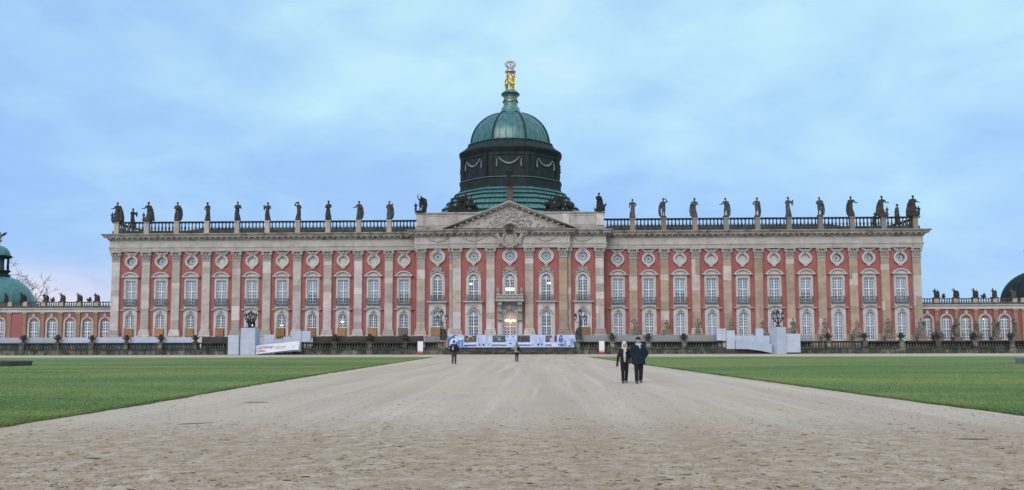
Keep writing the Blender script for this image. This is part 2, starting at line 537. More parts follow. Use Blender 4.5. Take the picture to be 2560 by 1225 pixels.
    def build(self, name, mat, parent=None, smooth=False, loc=(0, 0, 0), fix=True):
        return obj(name, self.mesh(name, mat, smooth, fix), parent, loc)


def obj(name, me, parent=None, loc=(0, 0, 0), rotz=0.0, scale=None, color=None):
    o = bpy.data.objects.new(name, me)
    col.objects.link(o)
    o.parent = parent
    o.location = loc
    if rotz:
        o.rotation_euler = (0, 0, rotz)
    if scale:
        o.scale = scale
    if color:
        o.color = (*color, 1)
    return o


def tag(o, label=None, cat=None, group=None, kind=None):
    if label: o['label'] = label
    if cat: o['category'] = cat
    if group: o['group'] = group
    if kind: o['kind'] = kind
    return o


def thing(name, label, cat, loc=(0, 0, 0), rotz=0.0, group=None):
    return tag(obj(name, None, None, loc, rotz), label, cat, group)


def remesh(mb, name, mat, voxel, smooth=2, dec=None):
    """one continuous skin over overlapping pieces"""
    me = mb.mesh('tmp', None)
    o = bpy.data.objects.new('tmp', me); col.objects.link(o)
    md = o.modifiers.new('r', 'REMESH'); md.mode = 'VOXEL'; md.voxel_size = voxel
    if smooth:
        s = o.modifiers.new('s', 'SMOOTH'); s.factor = 0.5; s.iterations = smooth
    if dec:
        d = o.modifiers.new('d', 'DECIMATE'); d.ratio = dec
    dg = bpy.context.evaluated_depsgraph_get(); dg.update()
    out = bpy.data.meshes.new_from_object(o.evaluated_get(dg), depsgraph=dg)
    bpy.data.objects.remove(o); bpy.data.meshes.remove(me)
    out.name = name
    out.materials.clear(); out.materials.append(MATS[mat])
    out.shade_smooth()
    return out


def arc(cx, cz, r, a0, a1, n, rz=None):
    rz = r if rz is None else rz
    return [(cx + r * math.cos(R(a0 + (a1 - a0) * i / n)), cz + rz * math.sin(R(a0 + (a1 - a0) * i / n))) for i in range(n + 1)]
# ------------------------------------------------------------------ ground
def struct(o, label=None):
    o['kind'] = 'structure'
    if label: o['label'] = label
    return o


g = MB().add([(-1500, -600, 0), (1500, -600, 0), (1500, 2000, 0), (-1500, 2000, 0)], [(0, 1, 2, 3)])
struct(g.build('gravel_ground', 'gravel'), 'pale sandy gravel of the forecourt and the wide central path')

EL = [(-5.95, -172), (-6.02, -120.8), (-6.07, -115.5), (-6.65, -103.8), (-7.1, -87.7), (-7.95, -37.6)]
ER = [(15.3, -172), (15.1, -118), (14.7, -113.4), (14.25, -106.3), (13.44, -92.7), (10.25, -37.2)]


def fine_edge(pts, step=0.2, amp=0.06, seed=0):
    out = []
    for (x0, y0), (x1, y1) in zip(pts, pts[1:]):
        L = math.hypot(x1 - x0, y1 - y0); n = max(1, int(L / step))
        for i in range(n):
            t = i / n
            x, y = x0 + (x1 - x0) * t, y0 + (y1 - y0) * t
            w = noise.noise((x * 0.9 + seed, y * 0.9, 0)) * amp * 2 + noise.noise((x * 4 + seed, y * 4, 3)) * amp
            out.append((x + w, y))
    out.append(pts[-1])
    return out


def lawn(edge, far, xo, seed, label):
    e = fine_edge(edge, seed=seed)
    poly = e + [far, (xo, -172)]
    n = len(poly)
    mb = MB()
    top = [(x, y, 0.035) for x, y in poly]; bot = [(x, y, -0.05) for x, y in poly]
    mb.add(top + bot, [tuple(range(n))] + [(i, (i + 1) % n, (i + 1) % n + n, i + n) for i in range(n)])
    o = mb.build('lawn', 'turf')
    return struct(o, label)


def soil_edge(edge, side, seed):
    e = fine_edge(edge[:], 0.2, 0.06, seed); r = random.Random(seed)
    m = MB(); vs = []
    for x, y in e:
        w = 0.05 + 0.10 * max(0, noise.noise((y * 0.8, seed, 1)) + 0.3) + 0.03 * r.random()
        vs += [(x + side * 0.1, y, 0.004), (x - side * w, y, 0.004)]
    m.add(vs, [(2 * i, 2 * i + 2, 2 * i + 3, 2 * i + 1) for i in range(len(e) - 1)])
    struct(m.build('soil_edge', 'soil', fix=False))


soil_edge(EL, -1, 0); soil_edge(ER, 1, 9)
lawn(EL, (-170, -35.0), -170, 0, 'mown green lawn to the left of the central path')
lawn(ER, (170, -45.0), 170, 9, 'mown green lawn to the right of the central path')


def blades(edge, side, n, ymax, seed, label):
    r = np.random.default_rng(seed)
    ex = np.array([p[0] for p in edge]); ey = np.array([p[1] for p in edge])
    fr = int(n * 0.22)
    # inside the lawn, thinning out with distance from the camera, and a fringe on its edge
    d = 14 + (ymax + 137.2 - 14) * r.random(n) ** 1.6
    y = -137.2 + d
    xe = np.interp(y, ey, ex)
    half = 0.64 * d + 2.0
    lim = np.maximum(half - side * (xe - 4.5 + (y + 137) * 0.031) * 1.0, 0.5)
    lim = np.clip(np.abs(side * half + 4.5 - 0.031 * d - xe), 0.5, 60)
    x = xe + side * lim * r.random(n)
    yf = -137.2 + 14 + (ymax + 137.2 - 14) * r.random(fr) ** 1.4
    xf = np.interp(yf, ey, ex) + r.normal(0, 0.075, fr)
    x = np.concatenate([x, xf]); y = np.concatenate([y, yf]); k = len(x)
    h = r.uniform(0.012, 0.04, k); w = r.uniform(0.004, 0.009, k) * (1 + 0.02 * (y + 137))
    a = r.uniform(0, math.pi, k); lx = r.normal(0, 0.03, k); ly = r.normal(0, 0.03, k)
    v = np.zeros((k, 3, 3))
    v[:, 0] = np.stack([x - w * np.cos(a), y - w * np.sin(a), np.full(k, 0.03)], 1)
    v[:, 1] = np.stack([x + w * np.cos(a), y + w * np.sin(a), np.full(k, 0.03)], 1)
    v[:, 2] = np.stack([x + lx, y + ly, 0.035 + h], 1)
    me = bpy.data.meshes.new('grass')
    me.vertices.add(k * 3); me.vertices.foreach_set('co', v.reshape(-1))
    me.loops.add(k * 3); me.loops.foreach_set('vertex_index', np.arange(k * 3, dtype=np.int32))
    me.polygons.add(k); me.polygons.foreach_set('loop_start', np.arange(0, k * 3, 3, dtype=np.int32))
    me.update(); me.validate()
    me.materials.append(MATS['turf'])
    tag(obj('grass', me), label, None, None, 'stuff')


blades(EL, -1, 80000, -70, 3, 'short grass growing on the lawn left of the path')
blades(ER, 1, 65000, -70, 4, 'short grass growing on the lawn right of the path')


def pebbles():
    r = np.random.default_rng(8)
    k = 9000
    d = 8.5 + 22 * r.random(k) ** 1.7
    x = 4.5 - 0.031 * d + d * 0.62 * (2 * r.random(k) - 1); y = -137.2 + d
    keep = (x > np.interp(y, [p[1] for p in EL], [p[0] for p in EL]) + 0.1) & (x < np.interp(y, [p[1] for p in ER], [p[0] for p in ER]) - 0.1)
    x, y = x[keep], y[keep]; k = len(x)
    s = r.gamma(2.0, 0.0034, k) + 0.003
    base = np.array([(1, 0, 0), (0, 1, 0), (-1, 0, 0), (0, -1, 0), (0, 0, 0.7), (0, 0, -0.3)])
    rot = r.uniform(0, 6.28, k)
    vs = np.zeros((k, 6, 3))
    ex = 1 + r.uniform(0, 0.9, k)
    for i, b in enumerate(base):
        bx = b[0] * ex; by = b[1]
        vs[:, i, 0] = x + s * (bx * np.cos(rot) - by * np.sin(rot)); vs[:, i, 1] = y + s * (bx * np.sin(rot) + by * np.cos(rot)); vs[:, i, 2] = 0.002 + s * b[2]
    tri = np.array([(0, 1, 4), (1, 2, 4), (2, 3, 4), (3, 0, 4)])
    f = (np.arange(k)[:, None, None] * 6 + tri[None]).reshape(-1, 3)
    me = bpy.data.meshes.new('pebbles'); me.from_pydata(vs.reshape(-1, 3).tolist(), [], f.tolist())
    simple('pebble', (0.22, 0.18, 0.14), (0.42, 0.37, 0.32), 3.0, 0.9)
    me.materials.append(MATS['pebble'])
    tag(obj('pebbles', me), 'loose small stones and crumbs scattered over the gravel', None, None, 'stuff')


pebbles()


def leaf_litter():
    """torn brown leaves, twigs and crumbs of bark lying on the gravel"""
    r = np.random.default_rng(18)
    k = 11000
    d = 8.5 + 24 * r.random(k) ** 1.5
    x = 4.5 - 0.031 * d + d * 0.64 * (2 * r.random(k) - 1); y = -137.2 + d
    keep = (x > np.interp(y, [p[1] for p in EL], [p[0] for p in EL]) - 0.6) & (x < np.interp(y, [p[1] for p in ER], [p[0] for p in ER]) + 0.6)
    dens = 0.25 + 0.75 * (y < -118)
    clump = np.array([noise.noise((float(a) * 0.9, float(b) * 0.9, 5.0)) for a, b in zip(x, y)])
    keep &= (r.random(k) < dens) & (clump > r.normal(-0.05, 0.25, k))
    x, y = x[keep], y[keep]; k = len(x)
    L = r.gamma(2.0, 0.011, k) + 0.008; W = L * r.uniform(0.12, 0.55, k)
    rot = r.normal(0, 0.8, k)
    z0 = 0.003; lift = r.uniform(0.001, 0.012, k)
    P = [(-1, 0, 0), (-0.3, -1, 0.4), (0.5, -0.8, 1.0), (1, 0.1, 0.5), (0.4, 0.9, 0.2), (-0.4, 0.8, 0)]
    vs = np.zeros((k, 6, 3))
    for i, (a, b, c) in enumerate(P):
        u = a * L; v = b * W
        vs[:, i, 0] = x + u * np.cos(rot) - v * np.sin(rot); vs[:, i, 1] = y + u * np.sin(rot) + v * np.cos(rot); vs[:, i, 2] = z0 + lift * c
    f = (np.arange(k)[:, None] * 6 + np.arange(6)[None]).tolist()
    me = bpy.data.meshes.new('leaf_litter'); me.from_pydata(vs.reshape(-1, 3).tolist(), [], f)
    simple('dead_leaf', (0.135, 0.09, 0.055), (0.26, 0.19, 0.125), 2.2, 0.9)
    me.materials.append(MATS['dead_leaf'])
    tag(obj('leaf_litter', me), 'brown scraps of leaf and twig strewn over the near gravel', None, None, 'stuff')


leaf_litter()


def earth_mark(x, y, lx, ly, rz, seed):
    r = random.Random(seed); n = 26
    pts = []
    for i in range(n):
        a = 2 * math.pi * i / n; k = 0.65 + 0.35 * r.random()
        px, py = lx * k * math.cos(a), ly * k * math.sin(a)
        pts.append((x + px * math.cos(rz) - py * math.sin(rz), y + px * math.sin(rz) + py * math.cos(rz), 0.004))
    m = MB(); m.add([(x, y, 0.004)] + pts, [(0, 1 + i, 1 + (i + 1) % n) for i in range(n)])
    o = m.build('earth_mark', 'soil', fix=False)
    struct(o)


earth_mark(-3.29, -113.84, 0.42, 0.16, 0.12, 1)
earth_mark(-2.48, -120.04, 0.38, 0.09, 0.5, 2)
earth_mark(11.66, -122.73, 0.36, 0.09, -0.1, 3)

# sunken iron ring of a manhole in the path
mh = thing('manhole_ring', 'broken dark iron ring of a manhole set flush in the gravel', 'manhole', (3.86, -124.62, 0))
m = MB()
for k in range(15):
    if k in (3, 7, 8, 12):
        continue
    a0 = 2 * math.pi * k / 15; a1 = a0 + 0.26
    q = []
    for rr in (0.312, 0.330):
        for aa in (a0, (a0 + a1) / 2, a1):
            q.append((rr * math.cos(aa), rr * math.sin(aa)))
    vs = [(x, y, 0.001) for x, y in q] + [(x, y, 0.004) for x, y in q]
    m.add(vs, [(6, 7, 10, 9), (7, 8, 11, 10), (0, 1, 7, 6), (1, 2, 8, 7), (3, 9, 10, 4), (4, 10, 11, 5), (0, 6, 9, 3), (2, 5, 11, 8)])
o = m.build('rim', 'soil', mh)
o['kind'] = 'stuff'

# terrace the palace stands on
t = MB().box(-110, 110, -10.7, 60, -0.3, 1.0)
struct(t.build('terrace', 'sandstone'), 'raised stone terrace the palace stands on')

# ------------------------------------------------------------------ the palace
PAL = thing('palace', 'long red baroque palace with sandstone pilasters and a green copper dome', 'palace')
YW, YS, YM = 0.0, -2.4, -3.0            # wall planes: long wings, flanks of the middle block, pedimented centre
XE, XS, XM = 65.5, 14.9, 9.15
WING_P = [64.75 - 5 * k for k in range(10)]
WING_B = [17.3] + [22.25 + 5 * k for k in range(9)]


def wall_pieces(mb, x0, x1, y0, y1, z0, z1, cols):
    cols = sorted(cols)
    x = x0
    for xc, hw, holes in cols:
        mb.box(x, xc - hw, y0, y1, z0, z1)
        z = z0
        for h in sorted(holes):
            a, b = h[0], h[1]; hh = h[2] if len(h) > 2 else hw
            if a > z:
                mb.box(xc - hw, xc + hw, y0, y1, z, a)
            if hh < hw:
                mb.box(xc - hw, xc - hh, y0, y1, a, b); mb.box(xc + hh, xc + hw, y0, y1, a, b)
            z = b
        if z < z1:
            mb.box(xc - hw, xc + hw, y0, y1, z, z1)
        x = xc + hw
    mb.box(x, x1, y0, y1, z0, z1)


HW_ = [(1.9, 6.9), (7.9, 12.3), (14.42, 15.82, 0.72)]
HC_ = [(1.9, 7.2), (8.5, 12.4), (14.68, 16.16, 0.82)]
HD_ = [(1.2, 6.9), (8.5, 12.4), (14.68, 16.16, 0.82)]
for s in (-1, 1):
    m = MB(); wall_pieces(m, min(s * XE, s * XS), max(s * XE, s * XS), YW, YW + 0.6, 1.0, 16.8, [(s * x, 0.95, HW_) for x in WING_B])
    m.build('wall', 'red_plaster', PAL)
    m = MB(); wall_pieces(m, min(s * XS, s * XM), max(s * XS, s * XM), YS, YS + 0.6, 1.0, 16.8, [(s * 11.55, 0.92, HC_)])
    m.build('wall', 'red_plaster', PAL)
m = MB(); wall_pieces(m, -XM, XM, YM, YM + 0.6, 1.0, 16.8, [(-5.75, 0.92, HC_), (0, 1.06, HD_), (5.75, 0.92, HC_)])
m.build('wall', 'red_plaster', PAL)
# side, return and back walls
m = MB()
for s in (-1, 1):
    m.box(min(s * XE, s * (XE - 0.6)), max(s * XE, s * (XE - 0.6)), 0.6, 22, 1.0, 16.8)
    m.box(min(s * XS, s * (XS - 0.5)), max(s * XS, s * (XS - 0.5)), YS + 0.6, 0, 1.0, 16.8)
m.box(-XE, XE, 22, 22.5, 1.0, 16.8)
m.build('end_wall', 'red_plaster', PAL)
# rooms behind the windows
m = MB()
m.box(-XE + 0.7, XE - 0.7, 4.0, 4.2, 1.0, 16.8)
for z in (1.6, 7.3, 13.7):
    m.box(-XE + 0.7, XE - 0.7, 0.62, 4.0, z - 0.15, z)
    m.box(-XS + 0.6, XS - 0.6, -1.78, 0.6, z - 0.15, z)
m.build('room_wall', 'room', PAL)


# ---- sashes and glass
def top_of(kind, hw, zs, rise, x):
    if kind == 'rect':
        return zs
    if kind == 'round':
        return zs + math.sqrt(max(hw * hw - x * x, 0))
    rr = (hw * hw + rise * rise) / (2 * rise)
    return zs + rise - rr + math.sqrt(max(rr * rr - x * x, 0))


def outline(kind, hw, z0, zs, rise, inset=0.0):
    h = hw - inset
    if kind == 'rect':
        return [(-h, z0 + inset), (h, z0 + inset), (h, zs - inset), (-h, zs - inset)]
    n = 12
    pts = [(-h, z0 + inset), (h, z0 + inset)]
    for i in range(n + 1):
        x = h * math.cos(math.pi * i / n)
        if kind == 'round':
            z = zs + h * math.sin(math.pi * i / n)
        else:
            z = top_of(kind, hw, zs, rise, x * hw / h) - inset
        pts.append((x, z))
    return pts


def sash(kind, hw, z0, zs, rise=0.4, transoms=(), rowh=0.52, bar=0.05, fr=0.10, name='sash'):
    m = MB()
    m.holed(outline(kind, hw + 0.03, z0, zs, rise), [outline(kind, hw + 0.03, z0, zs, rise, fr)], 0.16, 0.26)
    t0 = top_of(kind, hw, zs, rise, 0) - 0.05
    m.box(-0.075, 0.075, 0.13, 0.24, z0 + 0.08, t0)
    for x in (-hw / 2, hw / 2):
        m.box(x - bar / 2, x + bar / 2, 0.17, 0.23, z0 + 0.08, top_of(kind, hw, zs, rise, x) - 0.04)
    for z in transoms:
        m.box(-hw, hw, 0.125, 0.243, z - 0.065, z + 0.065)
    rows = []
    edges = [z0] + list(transoms) + [zs if kind != 'rect' else zs]
    for a, b in zip(edges, edges[1:]):
        k = max(1, round((b - a) / rowh))
        for i in range(1, k):
            z = a + (b - a) * i / k
            rows.append(z)
            m.box(-hw + 0.05, hw - 0.05, 0.172, 0.228, z - bar / 2, z + bar / 2)
    if kind == 'round':
        m.box(-hw + 0.02, hw - 0.02, 0.14, 0.238, zs - 0.05, zs + 0.05)
        for a in (30, 60, 120, 150):
            c, s_ = math.cos(R(a)), math.sin(R(a))
            p0 = (0.05 * c, zs + 0.05 * s_); p1 = ((hw - 0.04) * c, zs + (hw - 0.04) * s_)
            nx, nz = -s_ * 0.02, c * 0.02
            m.prism([(p0[0] - nx, p0[1] - nz), (p1[0] - nx, p1[1] - nz), (p1[0] + nx, p1[1] + nz), (p0[0] + nx, p0[1] + nz)], 0.18, 0.22)
        m.band(arc(0, zs, hw * 0.55, 5, 175, 10), arc(0, zs, hw * 0.55 - 0.045, 5, 175, 10), 0.178, 0.222)
    me = m.mesh('sash', 'white_paint')
    # every pane sits at its own slight tilt, so each catches its own bit of sky
    gm = MB(); r = random.Random(int(hw * 1000 + z0 * 77))
    zz = sorted([z0 + 0.05] + rows + list(transoms) + [zs])
    xs = [-hw, -hw / 2, 0, hw / 2, hw]
    for xa, xb in zip(xs, xs[1:]):
        for za, zb in zip(zz, zz[1:]):
            t = [r.uniform(-0.006, 0.006) for _ in range(4)]
            gm.add([(xa, 0.2 + t[0], za), (xb, 0.2 + t[1], za), (xb, 0.2 + t[2], zb), (xa, 0.2 + t[0] + t[2] - t[1], zb)], [(0, 1, 2, 3)])
    if kind != 'rect':
        o = outline(kind, hw, zs - 0.0, zs, rise)[2:]
        gm.add([(x, 0.2, z) for x, z in o], [tuple(range(len(o)))])
    gl = gm.mesh('glass', 'window_glass', fix=False)
    return me, gl


MESH = {}


def wing_upper():
    m = MB()
    m.holed([(-1.12, 7.38), (1.12, 7.38), (1.12, 12.5), (-1.12, 12.5)], [[(-0.80, 8.1), (0.80, 8.1), (0.80, 11.95), (-0.80, 11.95)]], -0.13, 0.45)
    m.band([(-0.98, 8.0), (-0.98, 12.15), (0.98, 12.15), (0.98, 8.0)], [(-0.84, 8.0), (-0.84, 12.0), (0.84, 12.0), (0.84, 8.0)], -0.19, -0.1)
    m.box(-0.9, 0.9, -0.17, -0.12, 7.5, 7.9)
    MESH['wu'] = m.mesh('window', 'pale_surround')
    m = MB()
    m.box(-1.5, 1.5, -0.52, 0.0, 12.55, 12.68); m.box(-1.36, 1.36, -0.40, 0.0, 12.46, 12.55)
    o = arc(0, 12.1, 1.48, 23, 157, 16, 1.3); i = arc(0, 12.1, 1.30, 26.5, 153.5, 16, 1.14)
    m.band(o, i, -0.50, 0.0)
    m.prism([(-1.2, 12.68), (1.2, 12.68)] + arc(0, 12.1, 1.31, 27, 153, 16, 1.15), -0.17, 0.02)
    MESH['wu_hood'] = m.mesh('pediment', 'pale_surround')
    MESH['wu_sash'], MESH['wu_glass'] = sash('rect', 0.78, 8.1, 11.95, transoms=(10.2,), rowh=0.48)
    m = MB()
    m.box(-1.08, 1.08, -0.55, -0.1, 7.93, 8.03)
    m.box(-1.06, 1.06, -0.53, -0.47, 8.92, 8.98); m.box(-1.04, 1.04, -0.52, -0.48, 8.06, 8.10); m.box(-1.04, 1.04, -0.515, -0.485, 8.5, 8.53)
    for k in range(15):
        x = -1.03 + 2.06 * k / 14
        m.box(x - 0.017, x + 0.017, -0.517, -0.483, 8.03, 8.95)
    for k in range(4):
        x = -0.78 + 0.52 * k
        m.band(arc(x, 8.31, 0.16, 0, 345, 10), arc(x, 8.31, 0.12, 0, 345, 10), -0.53, -0.49)
    for s in (-1, 1):
        m.box(s * 1.05 - 0.03, s * 1.05 + 0.03, -0.5, -0.1, 8.9, 8.96)
        for y in (-0.4, -0.28, -0.16):
            m.box(s * 1.05 - 0.015, s * 1.05 + 0.015, y - 0.015, y + 0.015, 8.03, 8.93)
    MESH['railing'] = m.mesh('balcony_railing', 'iron_grille')


def wing_lower():
    m = MB()
    o = [(-1.15, 1.9), (1.15, 1.9), (1.15, 7.02)] + [(1.15 * math.cos(math.pi * i / 10), 7.02 + 0.36 * math.sin(math.pi * i / 10)) for i in range(1, 10)] + [(-1.15, 7.02)]
    m.holed(o, [outline('seg', 0.70, 1.96, 6.05, 0.42)], -0.13, 0.45)
    oo = outline('seg', 0.92, 1.96, 6.12, 0.52)[1:]; ii = outline('seg', 0.76, 1.96, 6.08, 0.44)[1:]
    m.band(oo + [(-0.92, 1.96)], ii + [(-0.76, 1.96)], -0.19, -0.1)
    MESH['wl'] = m.mesh('window', 'pale_surround')
    m = MB()

    def crv(off, e=0.0):
        p = [(1.5 + e, 7.12 + off), (1.0, 7.13 + off)]
        p += [(1.0 * math.cos(math.pi * i / 12), 7.13 + off + 0.36 * math.sin(math.pi * i / 12) ** 1.15) for i in range(1, 12)]
        return p + [(-1.0, 7.13 + off), (-1.5 - e, 7.12 + off)]
    m.band(crv(0.10, 0.05), crv(0.0), -0.52, 0.02); m.band(crv(0.0, -0.1), crv(-0.09, -0.14), -0.36, 0.02)
    MESH['wl_hood'] = m.mesh('hood', 'pale_surround')
    m = MB()
    m.ell((0, -0.2, 6.86), (0.2, 0.16, 0.27), 10, 6); m.ell((0, -0.3, 6.95), (0.1, 0.12, 0.13), 8, 6)
    for s in (-1, 1):
        m.ell((s * 0.24, -0.17, 6.72), (0.14, 0.09, 0.09), 8, 5)
        m.tube([(s * 0.2, -0.2, 6.72), (s * 0.42, -0.19, 6.66), (s * 0.6, -0.17, 6.5)], [0.07, 0.05, 0.03], 6)
    MESH['wl_key'] = m.mesh('keystone', 'carved_stone', 'auto')
    MESH['wl_sash'], MESH['wl_glass'] = sash('seg', 0.68, 1.98, 6.05, 0.42, transoms=(4.25,), rowh=0.50)


def central_win():
    m = MB()
    m.holed(outline('round', 1.18, 8.30, 11.72, 0), [outline('round', 0.76, 8.36, 11.76, 0)], -0.14, 0.45)
    m.band(outline('round', 0.98, 8.36, 11.74, 0)[1:] + [(-0.98, 8.36)], outline('round', 0.82, 8.36, 11.75, 0)[1:] + [(-0.82, 8.36)], -0.20, -0.1)
    MESH['cu'] = m.mesh('window', 'pale_surround')
    m = MB()
    m.box(-1.62, 1.62, -0.62, 0.0, 8.14, 8.27); m.box(-1.5, 1.5, -0.48, 0.0, 8.05, 8.14)
    MESH['ledge'] = m.mesh('ledge', 'pale_surround')
    MESH['cu_sash'], MESH['cu_glass'] = sash('round', 0.74, 8.38, 11.76, transoms=(9.9,), rowh=0.48, bar=0.045)
    m = MB()
    r = random.Random(5)
    for k in range(9):          # shell fan
        a = 20 + 140 * k / 8
        c, s_ = math.cos(R(a)), math.sin(R(a))
        m.tube([(0.3 * c, -0.2, 12.95 + 0.3 * s_), (0.72 * c, -0.26, 12.95 + 0.62 * s_), (0.98 * c, -0.16, 12.95 + 0.9 * s_)], [0.07, 0.10, 0.06], 6)
    m.ell((0, -0.24, 13.2), (0.24, 0.18, 0.3), 10, 6); m.ell((0, -0.22, 13.82), (0.17, 0.15, 0.22), 8, 6)
    for s in (-1, 1):
        m.tube([(s * 0.2, -0.2, 12.98), (s * 0.7, -0.22, 12.85), (s * 1.05, -0.2, 12.45), (s * 1.2, -0.18, 12.2)], [0.12, 0.14, 0.11, 0.06], 7)
        m.ell((s * 0.98, -0.2, 12.9), (0.16, 0.14, 0.18), 8, 5); m.ell((s * 1.1, -0.2, 12.55), (0.13, 0.12, 0.15), 8, 5)
        m.ell((s * 0.62, -0.2, 13.48), (0.14, 0.12, 0.17), 8, 5)
    MESH['crest'] = m.mesh('crest', 'carved_stone', 'auto')
    # ground floor, round-headed, in a stone panel
    m = MB()
    m.holed([(-1.35, 1.9), (1.35, 1.9), (1.35, 8.04), (-1.35, 8.04)], [outline('round', 0.76, 1.96, 6.02, 0)], -0.14, 0.45)
    m.band(outline('round', 0.98, 1.96, 6.0, 0)[1:] + [(-0.98, 1.96)], outline('round', 0.82, 1.96, 6.01, 0)[1:] + [(-0.82, 1.96)], -0.20, -0.1)
    MESH['cl'] = m.mesh('window', 'pale_surround')
    m = MB()
    m.band(arc(0, 6.0, 1.16, 12, 168, 14, 1.05), arc(0, 6.0, 1.03, 12, 168, 14, 0.93), -0.30, -0.1)
    m.ell((0, -0.22, 7.42), (0.22, 0.16, 0.34), 10, 6); m.ell((0, -0.3, 7.55), (0.13, 0.13, 0.16), 8, 6)
    for s in (-1, 1):
        m.tube([(s * 0.15, -0.2, 7.25), (s * 0.4, -0.2, 7.28), (s * 0.5, -0.2, 7.55), (s * 0.36, -0.2, 7.75)], [0.07, 0.07, 0.06, 0.04], 6)
        m.tube([(s * 0.2, -0.18, 7.1), (s * 0.6, -0.2, 7.0), (s * 0.9, -0.18, 6.7)], [0.07, 0.06, 0.04], 6)
    MESH['cl_orn'] = m.mesh('ornament', 'carved_stone', 'auto')
    MESH['cl_sash'], MESH['cl_glass'] = sash('round', 0.74, 1.98, 6.02, transoms=(4.3,), rowh=0.50, bar=0.045)


def oculus(r0, r1, zc, key, dark):
    m = MB()
    el = lambda a: [(a * math.cos(2 * math.pi * i / 24), zc + 0.92 * a * math.sin(2 * math.pi * i / 24)) for i in range(24)]
    m.holed(el(r0), [el(r1)], -0.16, 0.4)
    m.band(el(r0 + 0.02), el(r0 - 0.16), -0.28, -0.1, True); m.band(el(r1 + 0.12), el(r1), -0.22, -0.1, True)
    MESH[key] = m.mesh('oculus', 'pale_surround')
    m = MB()
    zb = zc - 0.92 * r0
    m.prism([(-0.45, zb + 0.25), (-0.30, zb - 0.18), (-0.12, zb - 0.36), (0.12, zb - 0.36), (0.30, zb - 0.18), (0.45, zb + 0.25)], -0.24, 0)
    m.ell((0, -0.22, zb - 0.05), (0.17, 0.12, 0.2), 8, 5)
    for s in (-1, 1):
        m.ell((s * 0.4, -0.2, zb + 0.1), (0.14, 0.12, 0.16), 8, 5)
    MESH[key + '_pend'] = m.mesh('pendant', 'pale_surround', 'auto')
    m = MB()
    zt = zc + 0.92 * r0 + 0.12
    m.ell((0, -0.30, zt + 0.12), (0.22, 0.2, 0.25), 10, 7)
    m.ell((0, -0.24, zt - 0.2), (0.36, 0.14, 0.18), 8, 5)
    for s in (-1, 1):
        for k in range(4):
            zk = zt + 0.30 - k * 0.17; L = 1.30 - 0.2 * k
            m.prism([(s * 0.12, zk - 0.3), (s * (L * 0.75), zk + 0.02), (s * L, zk + 0.2), (s * (L * 0.7), zk + 0.16), (s * 0.12, zk - 0.04)], -0.26 + 0.03 * k, 0)
    MESH[key + '_wings'] = m.mesh('cherub_wings', 'carved_stone', 'auto')
    m = MB()
    for a in ([0.36, 0.68] if dark else [0.5]):
        m.band([(x, zc + (z - zc)) for x, z in el(r1 * a)], [(x, z) for x, z in el(r1 * a - 0.05)], 0.16, 0.22, True)
    for k in range(8 if dark else 4):
        a = math.pi * k / (8 if dark else 4) + 0.2
        c, s_ = math.cos(a), 0.92 * math.sin(a)
        for sg in (-1, 1):
            p0 = (sg * c * r1 * (0.36 if dark else 0.1), zc + sg * s_ * r1 * (0.36 if dark else 0.1)); p1 = (sg * c * r1 * 1.02, zc + sg * s_ * r1 * 1.02)
            L = math.hypot(c, s_); nx, nz = -s_ / L * 0.02, c / L * 0.02
            m.prism([(p0[0] - nx, p0[1] - nz), (p1[0] - nx, p1[1] - nz), (p1[0] + nx, p1[1] + nz), (p0[0] + nx, p0[1] + nz)], 0.17, 0.21)
    MESH[key + '_tracery'] = m.mesh('tracery', 'white_paint')
    gm = MB(); e = el(r1 + 0.02)
    gm.add([(x, 0.23, z) for x, z in e], [tuple(range(len(e)))])
    MESH[key + '_glass'] = gm.mesh('glass', 'window_glass', fix=False)
    gm = MB(); e = el(r1 + 0.1)
    gm.add([(x, 0.12, z) for x, z in e], [tuple(range(len(e)))])
    MESH[key + '_shut'] = gm.mesh('blind_panel', 'pale_surround', fix=False)


wing_upper(); wing_lower(); central_win()
oculus(1.05, 0.74, 15.12, 'ow', True); oculus(1.2, 0.76, 15.42, 'oc', True)
# blinds and curtains seen through the glass
for key, hw, z0, z1, mt in (('blind_long', 0.80, 8.2, 11.95, 'blind'), ('blind_half', 0.80, 9.75, 11.95, 'blind'), ('blind_third', 0.80, 10.6, 11.95, 'blind'), ('blind_two', 0.80, 9.1, 11.95, 'blind'), ('low_blind', 0.72, 2.0, 6.2, 'blind'), ('low_blind_half', 0.72, 4.3, 6.2, 'blind')):
    m = MB(); m.box(-hw, hw, 0.285, 0.295, z0, z1)
    MESH[key] = m.mesh('blind', mt)


def curtain_mesh(hw, z0, z1, inner):
    m = MB()
    for s in (-1, 1):
        vs = []; n = 14
        for i in range(n + 1):
            x = s * (hw - (hw - inner) * i / n); y = 0.36 + 0.04 * math.sin(i * 1.9)
            vs += [(x, y, z0), (x, y, z1)]
        m.add(vs, [(2 * i, 2 * i + 2, 2 * i + 3, 2 * i + 1) for i in range(n)])
    return m.mesh('curtain', 'curtain', True, fix=False)


MESH['curt'] = curtain_mesh(0.82, 8.15, 11.95, 0.12)
MESH['low_curt'] = curtain_mesh(0.74, 2.0, 6.3, 0.2)


def place(parent, loc, keys):
    first = obj(MESH[keys[0]].name.split('.')[0], MESH[keys[0]], parent, loc)
    for k in keys[1:]:
        obj(MESH[k].name.split('.')[0], MESH[k], first)
    return first


